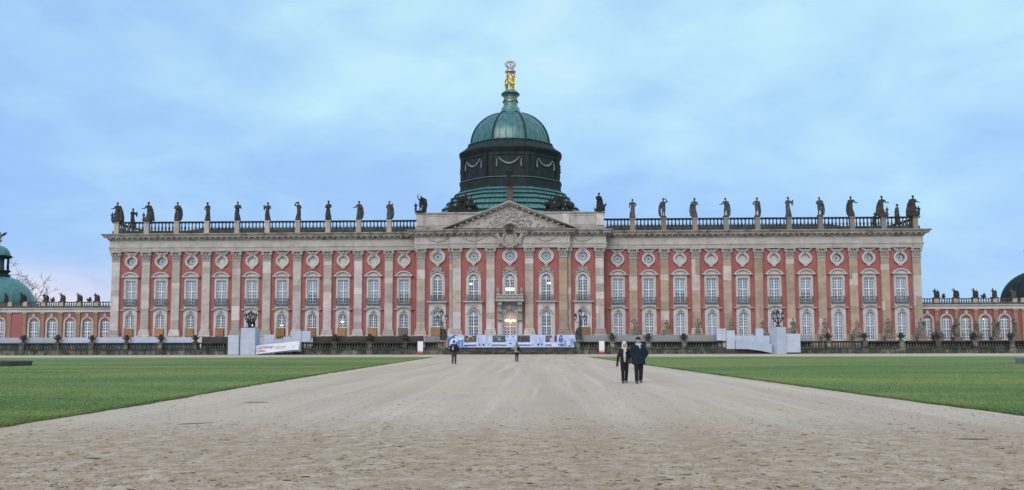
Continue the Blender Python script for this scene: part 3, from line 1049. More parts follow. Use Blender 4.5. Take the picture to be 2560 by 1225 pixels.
wr = random.Random(3)
for s in (-1, 1):
    for i, x in enumerate(WING_B):
        if s < 0:
            extra = [wr.choice(('blind_half', 'blind_half', 'blind_third', 'blind_two'))] + (['curt'] if wr.random() < 0.5 else []) if i < 6 else [wr.choice(('blind_long', 'blind_two')), 'curt']
        else:
            extra = ['curt'] + ([wr.choice(('blind_third', 'blind_half'))] if wr.random() < 0.3 else []) if i not in (2, 6) else ['blind_half']
        place(PAL, (s * x, YW, 0), ['wu', 'wu_hood', 'wu_sash', 'wu_glass', 'railing'] + extra)
        if s > 0:
            lo = ['low_blind'] if i in (2, 3, 4) else (['low_curt', 'low_blind_half'] if i > 5 else ['low_curt'])
        else:
            lo = ['low_curt'] if i > 7 else []
        place(PAL, (s * x, YW, 0), ['wl', 'wl_hood', 'wl_key', 'wl_sash', 'wl_glass'] + lo)
        blank = (s < 0 and i < 7) or (s > 0 and i in (2, 3, 4, 5, 6))
        place(PAL, (s * x, YW, 0), ['ow', 'ow_pend', 'ow_wings'] + (['ow_shut'] if blank else ['ow_glass', 'ow_tracery']))
    place(PAL, (s * 11.55, YS, 0), ['cu', 'ledge', 'cu_sash', 'cu_glass', 'crest'])
    place(PAL, (s * 11.55, YS, 0), ['cl', 'cl_orn', 'cl_sash', 'cl_glass'])
    place(PAL, (s * 5.75, YM, 0), ['cu', 'ledge', 'cu_sash', 'cu_glass', 'crest'])
    place(PAL, (s * 5.75, YM, 0), ['cl', 'cl_orn', 'cl_sash', 'cl_glass'])
    for x, y in ((11.55, YS), (5.75, YM)):
        place(PAL, (s * x, y, 0), ['oc', 'oc_pend', 'oc_wings', 'oc_tracery', 'oc_glass'])
        rl = obj('balcony_railing', MESH['railing'], PAL, (s * x, y - 0.02, 0.32))
place(PAL, (0, YM, 0), ['oc', 'oc_pend', 'oc_wings', 'oc_tracery', 'oc_glass'])
place(PAL, (0, YM, 0), ['cu', 'cu_sash', 'cu_glass', 'crest'])

# ---- pilasters: pedestal, base, shaft of single stones, capital
m = MB()
m.box(-0.95, 0.95, -0.62, 0.0, 1.0, 2.86); m.box(-1.02, 1.02, -0.70, 0.0, 2.86, 3.0)
MESH['pedestal'] = m.mesh('pedestal', 'sandstone_block')
m = MB()
U = [(-0.65, 0.0), (-0.65, -0.35), (0.65, -0.35), (0.65, 0.0)]
m.sweep([(0.0, 3.0), (0.24, 3.0), (0.24, 3.32), (0.19, 3.34), (0.23, 3.42), (0.23, 3.52), (0.17, 3.60), (0.09, 3.64), (0.09, 3.70), (0.15, 3.76), (0.14, 3.84), (0.05, 3.92), (0.0, 3.98)], U)
m.box(-0.65, 0.65, -0.35, 0, 3.0, 3.98)
MESH['base'] = m.mesh('base', 'sandstone_block')
m = MB()
m.sweep([(0.0, 15.12), (0.07, 15.12), (0.09, 15.2), (0.0, 15.28)], U)
m.prism([(-0.65, 15.2), (0.65, 15.2), (0.70, 15.9), (0.80, 16.42), (-0.80, 16.42), (-0.70, 15.9)], -0.38, 0)
for row, (z, n_, w, h, d) in enumerate(((15.34, 4, 0.15, 0.30, 0.10), (15.72, 3, 0.17, 0.32, 0.14))):
    for k in range(n_):
        x = (k - (n_ - 1) / 2) * (1.2 / n_)
        m.hexa([(x - w, -0.38, z), (x + w, -0.38, z), (x + w, -0.34, z), (x - w, -0.34, z)],
               [(x - w * 0.7, -0.38 - d, z + h), (x + w * 0.7, -0.38 - d, z + h), (x + w * 0.7, -0.36, z + h), (x - w * 0.7, -0.36, z + h)])
        m.ell((x, -0.40 - d, z + h), (w * 0.8, 0.07, 0.08), 8, 4)
for s in (-1, 1):
    ring = arc(s * 0.66, 16.32, 0.24, 0, 360, 12); inn = arc(s * 0.66, 16.32, 0.10, 0, 360, 12)
    m.prism(ring[:-1] if s > 0 else ring[:-1], -0.58, 0)
    m.ell((s * 0.66, -0.58, 16.32), (0.1, 0.07, 0.1), 8, 4)
m.ell((0, -0.5, 16.3), (0.2, 0.1, 0.14), 8, 5)
m.prism([(-0.88, 16.56), (0.88, 16.56), (0.92, 16.74), (-0.92, 16.74)], -0.62, 0)
MESH['capital'] = m.mesh('capital', 'carved_stone')
UNIT = MB().box(-0.5, 0.5, -0.5, 0.5, -0.5, 0.5).mesh('stone_block', 'sandstone_block')

pr = random.Random(21)


def tint(side):
    u = pr.random()
    if side < 0:        # greyer stones on the left, many pale replacements
        base = (0.96, 0.95, 0.95) if u < 0.45 else ((0.78, 0.74, 0.71) if u < 0.8 else (1.10, 1.11, 1.13))
    elif side == 0:
        base = (1.08, 1.09, 1.12) if u < 0.45 else ((0.90, 0.85, 0.78) if u < 0.85 else (0.70, 0.67, 0.66))
    else:               # browner stones on the right, pale patches let in
        base = (0.80, 0.68, 0.56) if u < 0.55 else ((0.68, 0.58, 0.49) if u < 0.8 else (1.05, 1.01, 0.98))
    k = pr.uniform(0.92, 1.08)
    return tuple(c * k for c in base)


def pilaster(x, y, side):
    p = obj('pilaster', MESH['pedestal'], PAL, (x, y, 0), color=tint(side))
    obj('base', MESH['base'], p, color=tint(side))
    c = obj('capital', MESH['capital'], p)
    z = 3.98; top = 15.13
    while z < top - 0.01:
        h = min(pr.choice((0.95, 1.1, 1.25, 1.5, 1.9, 2.3)), top - z)
        if top - z - h < 0.5:
            h = top - z
        d = 0.35 + pr.uniform(-0.012, 0.012)
        if pr.random() < 0.13 and side >= 0:      # one course of two stones
            w = pr.uniform(0.35, 0.7)
            for a, b in ((-0.65, -0.65 + w), (-0.65 + w, 0.65)):
                d = 0.35 + pr.uniform(-0.014, 0.014)
                obj('stone_block', UNIT, p, ((a + b) / 2, -d / 2, z + h / 2), scale=(b - a - 0.012, d, h - 0.012), color=tint(side))
        else:
            obj('stone_block', UNIT, p, (0, -d / 2, z + h / 2), scale=(1.3, d, h - 0.012), color=tint(side))
        z += h
    return p


for x in WING_P:
    pilaster(-x, YW, -1); pilaster(x, YW, 1)
for s in (-1, 1):
    pilaster(s * 14.2, YS, 0); pilaster(s * 9.0, YS, 0 if s < 0 else 1)
    pilaster(s * 8.4, YM, 0 if s < 0 else 1); pilaster(s * 3.07, YM, 0)

# plinth stones between pedestals and windows
def plinth(xa, xb, y):
    if xb - xa > 0.05:
        obj('plinth_stone', UNIT, PAL, ((xa + xb) / 2, y - 0.11, 1.98), scale=(xb - xa, 0.22, 1.96), color=tint(1 if xa > 15 else -1))


for s in (-1, 1):
    ps = sorted([s * x for x in WING_P] + [s * 14.0]); bs = sorted([s * x for x in WING_B])
    for a, b in zip(ps, ps[1:]):
        for w in bs:
            if a < w < b:
                obj('plinth_stone', UNIT, PAL, (w, YW - 0.08, 1.44), scale=(2.3, 0.16, 0.9), color=tint(s))
                plinth(a + 0.96, w - 1.16, YW); plinth(w + 1.16, b - 0.96, YW)
for a, b, y, w in ((-14.2, -9.0, YS, -11.55), (9.0, 14.2, YS, 11.55), (-8.4, -3.07, YM, -5.75), (3.07, 8.4, YM, 5.75)):
    plinth(a + 0.96, w - 1.36, y); plinth(w + 1.36, b - 0.96, y)

# ---- entablature
PATH = [(-XE, 22), (-XE, 0), (-XS, 0), (-XS, YS), (-XM, YS), (-XM, YM), (XM, YM), (XM, YS), (XS, YS), (XS, 0), (XE, 0), (XE, 22)]
m = MB().sweep([(-0.5, 16.75), (0.36, 16.75), (0.36, 16.96), (0.40, 16.97), (0.40, 17.2), (0.44, 17.21), (0.44, 17.36), (0.54, 17.40), (0.54, 17.48), (0.38, 17.5), (-0.5, 17.5)], PATH)
m.build('architrave', 'sandstone', PAL)
m = MB().sweep([(-0.5, 17.5), (0.37, 17.5), (0.37, 18.52), (-0.5, 18.52)], PATH)
m.build('frieze', 'sandstone', PAL)
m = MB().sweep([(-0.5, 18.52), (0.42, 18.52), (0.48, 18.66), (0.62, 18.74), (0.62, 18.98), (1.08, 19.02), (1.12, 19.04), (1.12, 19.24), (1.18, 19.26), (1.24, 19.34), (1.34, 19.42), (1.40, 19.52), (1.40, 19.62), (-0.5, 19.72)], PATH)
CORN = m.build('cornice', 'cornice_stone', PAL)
MOD = MB().hexa([(-0.15, -0.98, 18.86), (0.15, -0.98, 18.86), (0.15, -0.60, 18.78), (-0.15, -0.60, 18.78)], [(-0.15, -1.02, 19.02), (0.15, -1.02, 19.02), (0.15, -0.60, 19.02), (-0.15, -0.60, 19.02)]).mesh('modillion', 'sandstone')
for x0, x1, y in ((-XE, -XS - 1.0, YW), (-XS, -XM - 1.1, YS), (-XM, XM, YM), (XM + 1.1, XS, YS), (XS + 1.0, XE, YW)):
    n_ = int(round((x1 - x0) / 0.92))
    for k in range(n_ + 1):
        x = x0 + (x1 - x0) * k / n_
        if abs(x) < 1.8:
            continue
        obj('modillion', MOD, CORN, (x, y, 0))
# swags on the frieze of the middle block
for x, y in ((-11.55, YS), (-5.75, YM), (5.75, YM), (11.55, YS)):
    pts = [(x - 1.7 + 3.4 * i / 12, y - 0.40, 18.35 - 0.55 * math.sin(math.pi * i / 12)) for i in range(13)]
    MB().tube(pts, [0.05 + 0.05 * math.sin(math.pi * i / 12) for i in range(13)], 7).build('swag', 'carved_stone', PAL, True)

# ---- roof balustrade
BAL = obj('roof_balustrade', None, PAL)
for s in (-1, 1):
    MB().box(min(s * 65.4, s * (XS + 0.2)), max(s * 65.4, s * (XS + 0.2)), -0.55, -0.02, 19.7, 20.18).build('plinth', 'roof_stone_dark', BAL).color = (0.9, 0.88, 0.85, 1)
for s in (-1, 1):
    MB().box(min(s * 65.5, s * (XS + 0.1)), max(s * 65.5, s * (XS + 0.1)), -0.60, 0.03, 21.52, 21.68).box(min(s * 65.4, s * (XS + 0.1)), max(s * 65.4, s * (XS + 0.1)), -0.54, -0.03, 21.45, 21.52).build('handrail', 'roof_stone_dark', BAL).color = (0.55, 0.55, 0.55, 1)
    # returns along the ends of the building
    MB().box(min(s * 65.4, s * 64.9), max(s * 65.4, s * 64.9), 0.0, 21, 19.7, 20.18).box(min(s * 65.45, s * 64.85), max(s * 65.45, s * 64.85), 0.06, 21, 21.5, 21.68).build('side_balustrade', 'roof_stone_dark', BAL)
BR = MB().lathe([(0.15, 20.18), (0.15, 20.26), (0.10, 20.30), (0.17, 20.50), (0.18, 20.62), (0.13, 20.82), (0.085, 21.08), (0.08, 21.22), (0.12, 21.28), (0.12, 21.34), (0.15, 21.38), (0.15, 21.47)], 0, 0, 10).mesh('baluster', 'roof_stone_dark', 'auto')
PIER = MB().box(-0.42, 0.42, -0.62, 0.08, 19.72, 20.3).box(-0.37, 0.37, -0.58, 0.04, 20.3, 21.46).box(-0.45, 0.45, -0.66, 0.12, 21.46, 21.74).mesh('pier', 'sandstone_block')
for s in (-1, 1):
    xs = sorted([s * x for x in WING_P] + [s * (XS + 0.1)])
    for a, b in zip(xs, xs[1:]):
        L = b - a - 0.9
        n_ = 7
        for k in range(n_):
            x = a + 0.45 + L * (k + 0.5) / n_
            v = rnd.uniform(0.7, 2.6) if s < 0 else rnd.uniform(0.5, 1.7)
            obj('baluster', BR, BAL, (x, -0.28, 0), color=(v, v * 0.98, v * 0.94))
    for x in WING_P:
        w_ = (0.9 if s < 0 else 0.5) * rnd.uniform(0.8, 1.1)
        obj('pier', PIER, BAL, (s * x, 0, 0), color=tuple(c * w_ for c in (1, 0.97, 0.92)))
    for k in range(10):
        obj('baluster', BR, BAL, (s * 65.15, 0.6 + 0.7 * k, 0), color=(0.8, 0.8, 0.8))
# low copper roof behind the balustrade
for s in (-1, 1):
    MB().box(min(s * 64.6, s * 14), max(s * 64.6, s * 14), 0.2, 22, 19.72, 19.74).build('gutter', 'dark_copper', PAL)
for s in (-1, 1):
    m2 = MB()
    xa, xb = min(s * 58, s * 13), max(s * 58, s * 13)
    m2.add([(xa, 1.6, 19.76), (xb, 1.6, 19.76), (xb, 20.5, 19.76), (xa, 20.5, 19.76), (xa + 4, 8, 21.75), (xb - 4, 8, 21.75), (xb - 4, 14, 21.75), (xa + 4, 14, 21.75)],
           [(0, 1, 5, 4), (1, 2, 6, 5), (2, 3, 7, 6), (3, 0, 4, 7), (4, 5, 6, 7), (3, 2, 1, 0)])
    m2.build('roof', 'dark_copper', PAL)

# ---- attic of the middle block
m = MB()
m.box(-14.95, 14.95, -2.55, 22, 19.72, 22.25)
ATT = m.build('attic', 'sandstone', PAL)
AP = [(-14.95, 22), (-14.95, -2.55), (14.95, -2.55), (14.95, 22)]
MB().sweep([(-0.2, 22.2), (0.06, 22.2), (0.10, 22.3), (0.26, 22.38), (0.26, 22.52), (-0.2, 22.58)], AP).build('attic_cornice', 'sandstone', PAL)
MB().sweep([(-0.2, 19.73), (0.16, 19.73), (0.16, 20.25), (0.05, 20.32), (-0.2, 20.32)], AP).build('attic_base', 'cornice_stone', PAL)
for x in (-14.35, -8.9, 8.9, 14.35):
    obj('attic_pier', UNIT, PAL, (x, -2.62, 21.26), scale=(1.1, 0.34, 1.86), color=tint(0))
for x in (-11.6, 11.6):
    MB().band([(x - 1.9, 20.5), (x + 1.9, 20.5), (x + 1.9, 22.05), (x - 1.9, 22.05)], [(x - 1.78, 20.62), (x + 1.78, 20.62), (x + 1.78, 21.93), (x - 1.78, 21.93)], -2.61, -2.5, True).build('attic_panel', 'sandstone', PAL)

# ---- pediment
zb, za, xh = 19.72, 23.45, 9.75
PED = MB().prism([(-xh + 0.5, zb), (xh - 0.5, zb), (0, za)], -3.42, -2.5).build('pediment', 'sandstone', PAL)
for s in (-1, 1):
    L = [(s * (xh + 0.85), zb - 0.05), (0, za + 0.68)]
    nx, nz = (za + 0.73 - zb), (xh + 0.85); q = math.hypot(nx, nz); nx, nz = s * nx / q, nz / q

    def off(d):
        return [(L[0][0] - nx * d, L[0][1] - nz * d), (0, L[1][1] - d * q / (xh + 0.85))]
    m = MB()
    for d0, d1, yf in ((0.0, 0.16, -4.42), (0.16, 0.36, -4.22), (0.36, 0.60, -3.75)):
        a, b = off(d0), off(d1)
        b0 = (b[0][0], max(b[0][1], zb)) if b[0][1] < zb else b[0]
        a0 = (a[0][0], max(a[0][1], zb))
        poly = [a0, a[1], b[1], b0]
        m.prism(poly if s > 0 else poly[::-1], yf, -2.7)
    m.build('raking_cornice', 'sandstone', PED)
    for k in range(1, 11):
        t_ = k / 11.3
        a = off(0.40)
        x = a[0][0] * (1 - t_); z = a[0][1] * (1 - t_) + a[1][1] * t_
        obj('pediment_block', MB().box(-0.13, 0.13, -4.12, -3.7, -0.17, 0.0).mesh('pediment_block', 'sandstone') if k == 1 and s < 0 else bpy.data.meshes['pediment_block'], PED, (x, 0, z))
MB().box(-XM, XM, -4.35, -2.6, 19.722, 19.78).build('shelf', 'cornice_stone', PED)
# relief of figures and clouds in the tympanum
r = random.Random(9); m = MB()
for k in range(150):
    x = r.gauss(0, 2.1); lim = za - 0.35 - abs(x) * (za - zb) / (xh - 0.5)
    if lim < zb + 0.3 or abs(x) > 6:
        continue
    z = zb + 0.15 + (lim - zb - 0.15) * r.random()
    m.ell((x, -3.44, z), (r.uniform(0.1, 0.34), r.uniform(0.08, 0.22), r.uniform(0.1, 0.3)), 7, 5, Matrix.Rotation(r.uniform(0, 3), 3, 'Y'))
o = m.build('relief', 'carved_stone', PED, True); o['kind'] = 'stuff'
# pedestal on the peak of the pediment
m = MB(); m.box(-0.52, 0.52, -3.4, -2.4, 23.3, 26.2); m.box(-0.64, 0.64, -3.52, -2.28, 26.2, 26.42); m.box(-0.6, 0.6, -3.48, -2.32, 24.0, 24.5)
m.build('peak_pedestal', 'roof_stone_dark', PAL).color = (1.6, 1.4, 1.25, 1)

# crowned shield held by two winged figures over the centre of the frieze
CR = MB()
CR.ell((0, YM - 0.55, 18.0), (1.05, 0.28, 1.15), 18, 10)
CR = CR.build('coat_of_arms', 'carved_stone', PAL, True)
m = MB()
m.band([(1.22 * math.cos(a), 18.0 + 1.32 * math.sin(a)) for a in [2 * math.pi * i / 24 for i in range(24)]], [(0.98 * math.cos(a), 18.0 + 1.06 * math.sin(a)) for a in [2 * math.pi * i / 24 for i in range(24)]], YM - 0.95, YM - 0.4, True)
for k in range(10):
    a = 2 * math.pi * k / 10
    m.ell((1.2 * math.cos(a), YM - 0.75, 18.0 + 1.3 * math.sin(a)), (0.2, 0.2, 0.2), 8, 5)
m.build('shield_frame', 'carved_stone', CR, 'auto')
m = MB(); m.lathe([(0.62, 19.25), (0.72, 19.3), (0.72, 19.5), (0.62, 19.55)], 0, YM - 0.9, 14)
for k in range(8):
    a = math.pi * k / 4
    m.tube([(0.66 * math.cos(a), YM - 0.9 + 0.66 * math.sin(a), 19.55), (0.9 * math.cos(a), YM - 0.9 + 0.9 * math.sin(a), 19.95), (0.5 * math.cos(a), YM - 0.9 + 0.5 * math.sin(a), 20.3), (0, YM - 0.9, 20.2)], [0.07, 0.08, 0.07, 0.06], 6)
m.ell((0, YM - 0.9, 20.42), 0.17, 8, 6)
m.build('stone_crown', 'statue_stone', CR, 'auto')
for s in (-1, 1):
    y = YM - 0.75
    m = MB()
    m.caps((s * 1.35, y, 18.0), (s * 1.7, y, 18.95), 0.30, 0.27); m.ell((s * 1.62, y - 0.08, 19.45), (0.19, 0.2, 0.24), 10, 8)
    m.caps((s * 1.65, y, 19.0), (s * 1.15, y - 0.2, 19.45), 0.13, 0.08); m.caps((s * 1.75, y, 18.95), (s * 2.35, y, 19.2), 0.12, 0.07)
    m.caps((s * 1.35, y, 17.95), (s * 1.0, y, 17.2), 0.24, 0.15); m.caps((s * 1.0, y, 17.2), (s * 0.75, y - 0.05, 16.85), 0.14, 0.07)
    m.caps((s * 1.5, y, 17.9), (s * 1.35, y - 0.1, 17.2), 0.22, 0.13)
    for k in range(4):
        m.caps((s * 1.9, y + 0.15, 18.9 - 0.12 * k), (s * (3.2 - 0.22 * k), y + 0.2, 19.55 - 0.26 * k), 0.14, 0.05, 8)
    m.v = [(px + s * 0.3, py, pz) if s * px > 1.2 else (px + s * 0.12, py, pz) for px, py, pz in m.v]
    obj('winged_figure', remesh(m, 'winged_figure', 'carved_stone', 0.07, 1), CR)

# ---- portal with balcony
y = YM
m = MB()
m.holed([(-1.95, 1.0), (1.95, 1.0), (1.95, 8.1), (-1.95, 8.1)], [outline('round', 1.0, 1.4, 5.75, 0)], y - 0.32, y + 0.4)
PORT = m.build('portal', 'pale_surround', PAL)
m = MB(); m.band(outline('round', 1.3, 1.4, 5.75, 0)[1:] + [(-1.3, 1.4)], outline('round', 1.06, 1.4, 5.75, 0)[1:] + [(-1.06, 1.4)], y - 0.48, y - 0.3)
m.build('arch_moulding', 'carved_stone', PORT)
for s in (-1, 1):
    m = MB()
    m.hexa([(s * 1.58 - 0.27, y - 0.55, 5.3), (s * 1.58 + 0.27, y - 0.55, 5.3), (s * 1.58 + 0.27, y - 0.3, 5.3), (s * 1.58 - 0.27, y - 0.3, 5.3)], [(s * 1.58 - 0.27, y - 1.42, 8.1), (s * 1.58 + 0.27, y - 1.42, 8.1), (s * 1.58 + 0.27, y - 0.3, 8.1), (s * 1.58 - 0.27, y - 0.3, 8.1)])
    for zz, yy, rr in ((5.35, -0.6, 0.2), (6.7, -1.0, 0.24), (7.75, -1.3, 0.28)):
        m.tube([(s * 1.58 - 0.34, y + yy, zz), (s * 1.58 + 0.34, y + yy, zz)], rr, 10)
    m.build('console', 'carved_stone', PORT, 'auto')
m = MB()
m.ell((0, y - 0.5, 7.2), (0.42, 0.24, 0.5), 10, 7); m.ell((0, y - 0.6, 7.75), (0.25, 0.2, 0.25), 8, 6)
for s in (-1, 1):
    m.tube([(s * 0.4, y - 0.45, 7.0), (s * 0.8, y - 0.45, 7.3), (s * 1.2, y - 0.42, 7.0), (s * 1.25, y - 0.4, 6.6)], [0.16, 0.15, 0.12, 0.07], 7)
    m.ell((s * 0.85, y - 0.45, 7.65), (0.3, 0.18, 0.2), 8, 6)
m.build('portal_carving', 'carved_stone', PORT, 'auto')
bal_path = [(-1.98, y - 0.2), (-1.98, y - 1.5), (1.98, y - 1.5), (1.98, y - 0.2)]
m = MB().box(-1.98, 1.98, y - 1.5, y - 0.14, 8.12, 8.3).sweep([(0, 8.12), (0.1, 8.12), (0.2, 8.2), (0.26, 8.3), (0.26, 8.42), (0, 8.42)], bal_path)
BALC = m.build('stone_balcony', 'pale_surround', PAL)
m = MB().sweep([(-0.1, 8.42), (0.06, 8.42), (0.10, 8.55), (0.16, 8.75), (0.12, 9.0), (0.04, 9.1), (-0.1, 9.1)], bal_path)
m.build('parapet', 'carved_stone', BALC)
MB().sweep([(-0.16, 9.1), (0.16, 9.1), (0.18, 9.18), (0.14, 9.28), (-0.16, 9.28)], bal_path).build('balcony_rail', 'carved_stone', BALC)
for k in range(7):
    x = -1.65 + 3.3 * k / 6
    MB().ell((x, y - 1.68, 8.76), (0.24, 0.1, 0.22), 8, 5).build('carved_boss', 'carved_stone', BALC, True)
for s in (-1, 1):
    MB().lathe([(0.2, 9.28), (0.2, 9.4), (0.1, 9.46), (0.1, 9.56), (0.26, 9.75), (0.28, 9.95), (0.18, 10.05), (0.22, 10.12), (0.12, 10.2), (0.06, 10.36)], s * 1.85, y - 1.4, 12).build('urn_finial', 'carved_stone', BALC, 'auto')
me, gl = sash('round', 0.98, 1.42, 5.75, transoms=(4.25,), rowh=0.6, bar=0.05)
dr = obj('door', me, PAL, (0, y, 0)); obj('glass', gl, dr)
# warmly lit vestibule behind the door
MB().box(-2.4, 2.4, y + 3.2, y + 3.3, 1.3, 7.2).box(-2.5, -2.4, y + 0.62, y + 3.3, 1.3, 7.2).box(2.4, 2.5, y + 0.62, y + 3.3, 1.3, 7.2).build('vestibule_wall', 'warm_room', PAL)

# ---- dome
DX, DY = -0.33, 12.0
V8 = R(22.5)
K = 1 / math.cos(V8)


def bow(a):
    """plan radius of an octagon of apothem 1 with bowed faces, at angle a"""
    f = (a - V8) % (math.pi / 4) - math.pi / 8
    return 0.5 / math.cos(f) + 0.5 * 1.035


def octo(prof, n=64):
    m = MB(); vs = []; fs = []
    for r_, z in prof:
        for k in range(n):
            a = V8 + 2 * math.pi * k / n
            vs.append((DX + r_ * bow(a) * math.cos(a), DY + r_ * bow(a) * math.sin(a), z))
    for i in range(len(prof) - 1):
        for k in range(n):
            k2 = (k + 1) % n
            fs.append((i * n + k, i * n + k2, (i + 1) * n + k2, (i + 1) * n + k))
    fs.append(tuple(range(n - 1, -1, -1))); fs.append(tuple((len(prof) - 1) * n + k for k in range(n)))
    return m.add(vs, fs)


steps = []
hw = [13.0, 12.35, 11.65, 10.9, 10.15, 9.45]
zz = [22.3, 23.5, 24.6, 25.6, 26.5, 27.25]
DOME = octo([(12.9, 22.2), (12.9, 22.4), (8.8, 27.6), (8.8, 27.8)]).build('dome', 'dark_copper', PAL)
for i in range(6):
    w0 = hw[i]; w1 = (hw[i + 1] if i < 5 else 8.95) - 0.02
    z1 = zz[i + 1] - 0.08 if i < 5 else 27.75
    prof = [(w0 - 0.9, zz[i] - 0.12), (w0 + 0.16, zz[i] - 0.06), (w0 + 0.20, zz[i] + 0.06), (w0 + 0.05, zz[i] + 0.2), (w1, z1), (w1 - 0.6, z1)]
    s_ = octo(prof).build('roof_step', 'light_patina', DOME, 'auto')
    octo([(w0 - 0.2, zz[i] - 0.16), (w0 + 0.26, zz[i] - 0.14), (w0 + 0.26, zz[i] - 0.0), (w0 - 0.2, zz[i] + 0.02)]).build('step_shade_band', 'dark_copper', s_)  # dark band on the lip, painted in as the overhang's shadow
    # standing seams running up each step
    m = MB()
    for f in range(8):
        a0 = V8 + f * math.pi / 4; a1 = a0 + math.pi / 4
        for k in range(1, 12):
            t_ = k / 12
            def P(w, z):
                aa = a0 + (a1 - a0) * t_; R_ = w * bow(aa)
                return Vector((DX + R_ * math.cos(aa), DY + R_ * math.sin(aa), z))
            if P(w0, 0).y < DY + 2:
                m.tube([P(w0 + 0.06, zz[i] + 0.2), P(w1 + 0.03, z1 + 0.02)], 0.045, 4)
    o = m.build('seam', 'patina_copper', s_); o['kind'] = 'stuff'
DR = octo([(8.95, 27.6), (8.95, 27.95), (8.75, 28.1), (8.75, 29.3), (8.85, 29.36), (8.85, 29.5), (8.52, 29.6), (8.48, 33.2), (8.6, 33.26), (8.6, 33.4), (8.48, 33.45), (8.48, 33.75), (8.6, 33.85), (8.66, 34.1), (8.86, 34.3), (8.94, 34.5), (8.94, 34.66), (8.6, 34.7)]).build('drum', 'dark_copper', DOME, 'auto')
octo([(8.75, 29.40), (8.89, 29.42), (8.89, 29.50), (8.75, 29.53)]).build('drum_band', 'garland_lead', DOME, 'auto')
octo([(8.86, 34.6), (8.8, 34.74), (8.15, 35.2), (7.6, 35.75), (7.3, 36.2), (7.35, 36.3), (7.25, 36.42), (6.85, 36.5)]).build('dome_skirt', 'dark_copper', DOME, 'auto')
octo([(7.4, 36.18), (7.48, 36.26), (7.4, 36.36), (7.1, 36.4)]).build('dome_ring', 'patina_copper', DOME, 'auto')
# corner pilasters of the drum
m = MB()
for f in range(8):
    a = V8 + f * math.pi / 4
    for da in (-0.055, 0.055):
        rr = 8.5 * bow(V8)
        c = Vector((DX + rr * math.cos(a + da), DY + rr * math.sin(a + da), 0))
        fa = a + (math.pi / 8 if da > 0 else -math.pi / 8)
        nx, ny = math.cos(fa), math.sin(fa); tx, ty = -ny, nx
        q = [(c.x + tx * u + nx * w, c.y + ty * u + ny * w) for u, w in ((-0.3, -0.3), (0.3, -0.3), (0.3, 0.16), (-0.3, 0.16))]
        m = MB(); m.hexa([(x, y_, 29.6) for x, y_ in q], [(x, y_, 33.7) for x, y_ in q])
        m.build('drum_pilaster', 'dark_copper', DOME)
# garlands on the drum faces
for f in range(8):
    fa = V8 + math.pi / 8 + f * math.pi / 4
    nx, ny = math.cos(fa), math.sin(fa)
    if ny > 0.2:
        continue
    tx, ty = -ny, nx
    cx, cy = DX + nx * 8.72, DY + ny * 8.72
    pts = [(cx + tx * u, cy + ty * u, 32.75 - 1.05 * (1 - (u / 1.75) ** 2)) for u in [-1.75 + 3.5 * i / 14 for i in range(15)]]
    m = MB().tube(pts, [0.09 + 0.10 * math.sin(math.pi * i / 14) for i in range(15)], 7)
    gl_ = m.build('garland', 'garland_lead', DOME, True)
    for u in (-2.05, 2.05):
        p = (cx + tx * u, cy + ty * u)
        MB().tube([(p[0], p[1], 32.5), (p[0], p[1], 31.9), (p[0], p[1], 31.3), (p[0], p[1], 31.1)], [0.05, 0.10, 0.17, 0.05], 6).build('tassel', 'garland_lead', gl_, True)
# cap of the dome, eight curved faces with ribs
prof = []
for i in range(15):
    z = 36.35 + 6.05 * i / 14
    prof.append((6.98 * math.sqrt(max(1 - ((z - 36.1) / 6.62) ** 2, 0.0)), z))
octo(prof).build('cap', 'patina_copper', DOME, 'auto')
for f in range(8):
    a = V8 + f * math.pi / 4
    MB().tube([(DX + (r_ * bow(a) + 0.02) * math.cos(a), DY + (r_ * bow(a) + 0.02) * math.sin(a), z) for r_, z in prof], 0.14, 6).build('rib', 'dark_copper', DOME, True)
    for k in (1, 2, 3, 4):
        a1 = a + math.pi / 4 * k / 5; q = bow(a1)
        MB().tube([(DX + (r_ * q) * math.cos(a1), DY + (r_ * q) * math.sin(a1), z + 0.015) for r_, z in prof[:-1]], 0.045, 4).build('cap_seam', 'patina_copper', DOME)
LAN = MB().lathe([(2.45, 42.05), (2.35, 42.25), (1.85, 42.7), (1.72, 43.0), (1.62, 43.2), (1.55, 43.5), (1.28, 43.75), (1.22, 44.1), (1.20, 45.5), (1.28, 45.6), (1.5, 45.75), (1.62, 45.9), (1.62, 46.1), (1.45, 46.2), (1.3, 46.45), (1.05, 46.55), (1.0, 46.66)], DX, DY, 28).build('lantern', 'light_patina', DOME, 'auto')
MB().lathe([(1.62, 45.86), (1.66, 45.92), (1.66, 46.06), (1.6, 46.1)], DX, DY, 28).build('lantern_ring', 'dark_copper', LAN)
for k in range(4):
    a0 = -math.pi / 2 + k * math.pi / 2
    pts = [(DX + 1.30 * math.cos(a0 + u), DY + 1.30 * math.sin(a0 + u), 45.1 - 0.55 * math.cos(u * 1.9)) for u in [-0.75 + 1.5 * i / 12 for i in range(13)]]
    MB().tube(pts, [0.07 + 0.07 * math.sin(math.pi * i / 12) for i in range(13)], 7).build('gilded_garland', 'gilding', LAN, True)
    pts = [(DX + (1.5 + 0.28 * abs(u)) * math.cos(a0 + u), DY + (1.5 + 0.28 * abs(u)) * math.sin(a0 + u), 43.65 - 0.75 * abs(u) ** 0.9) for u in [-0.78 + 1.56 * i / 12 for i in range(13)]]
    MB().tube(pts, 0.06, 6).build('gilded_ribbon', 'pale_gilding', LAN, True)


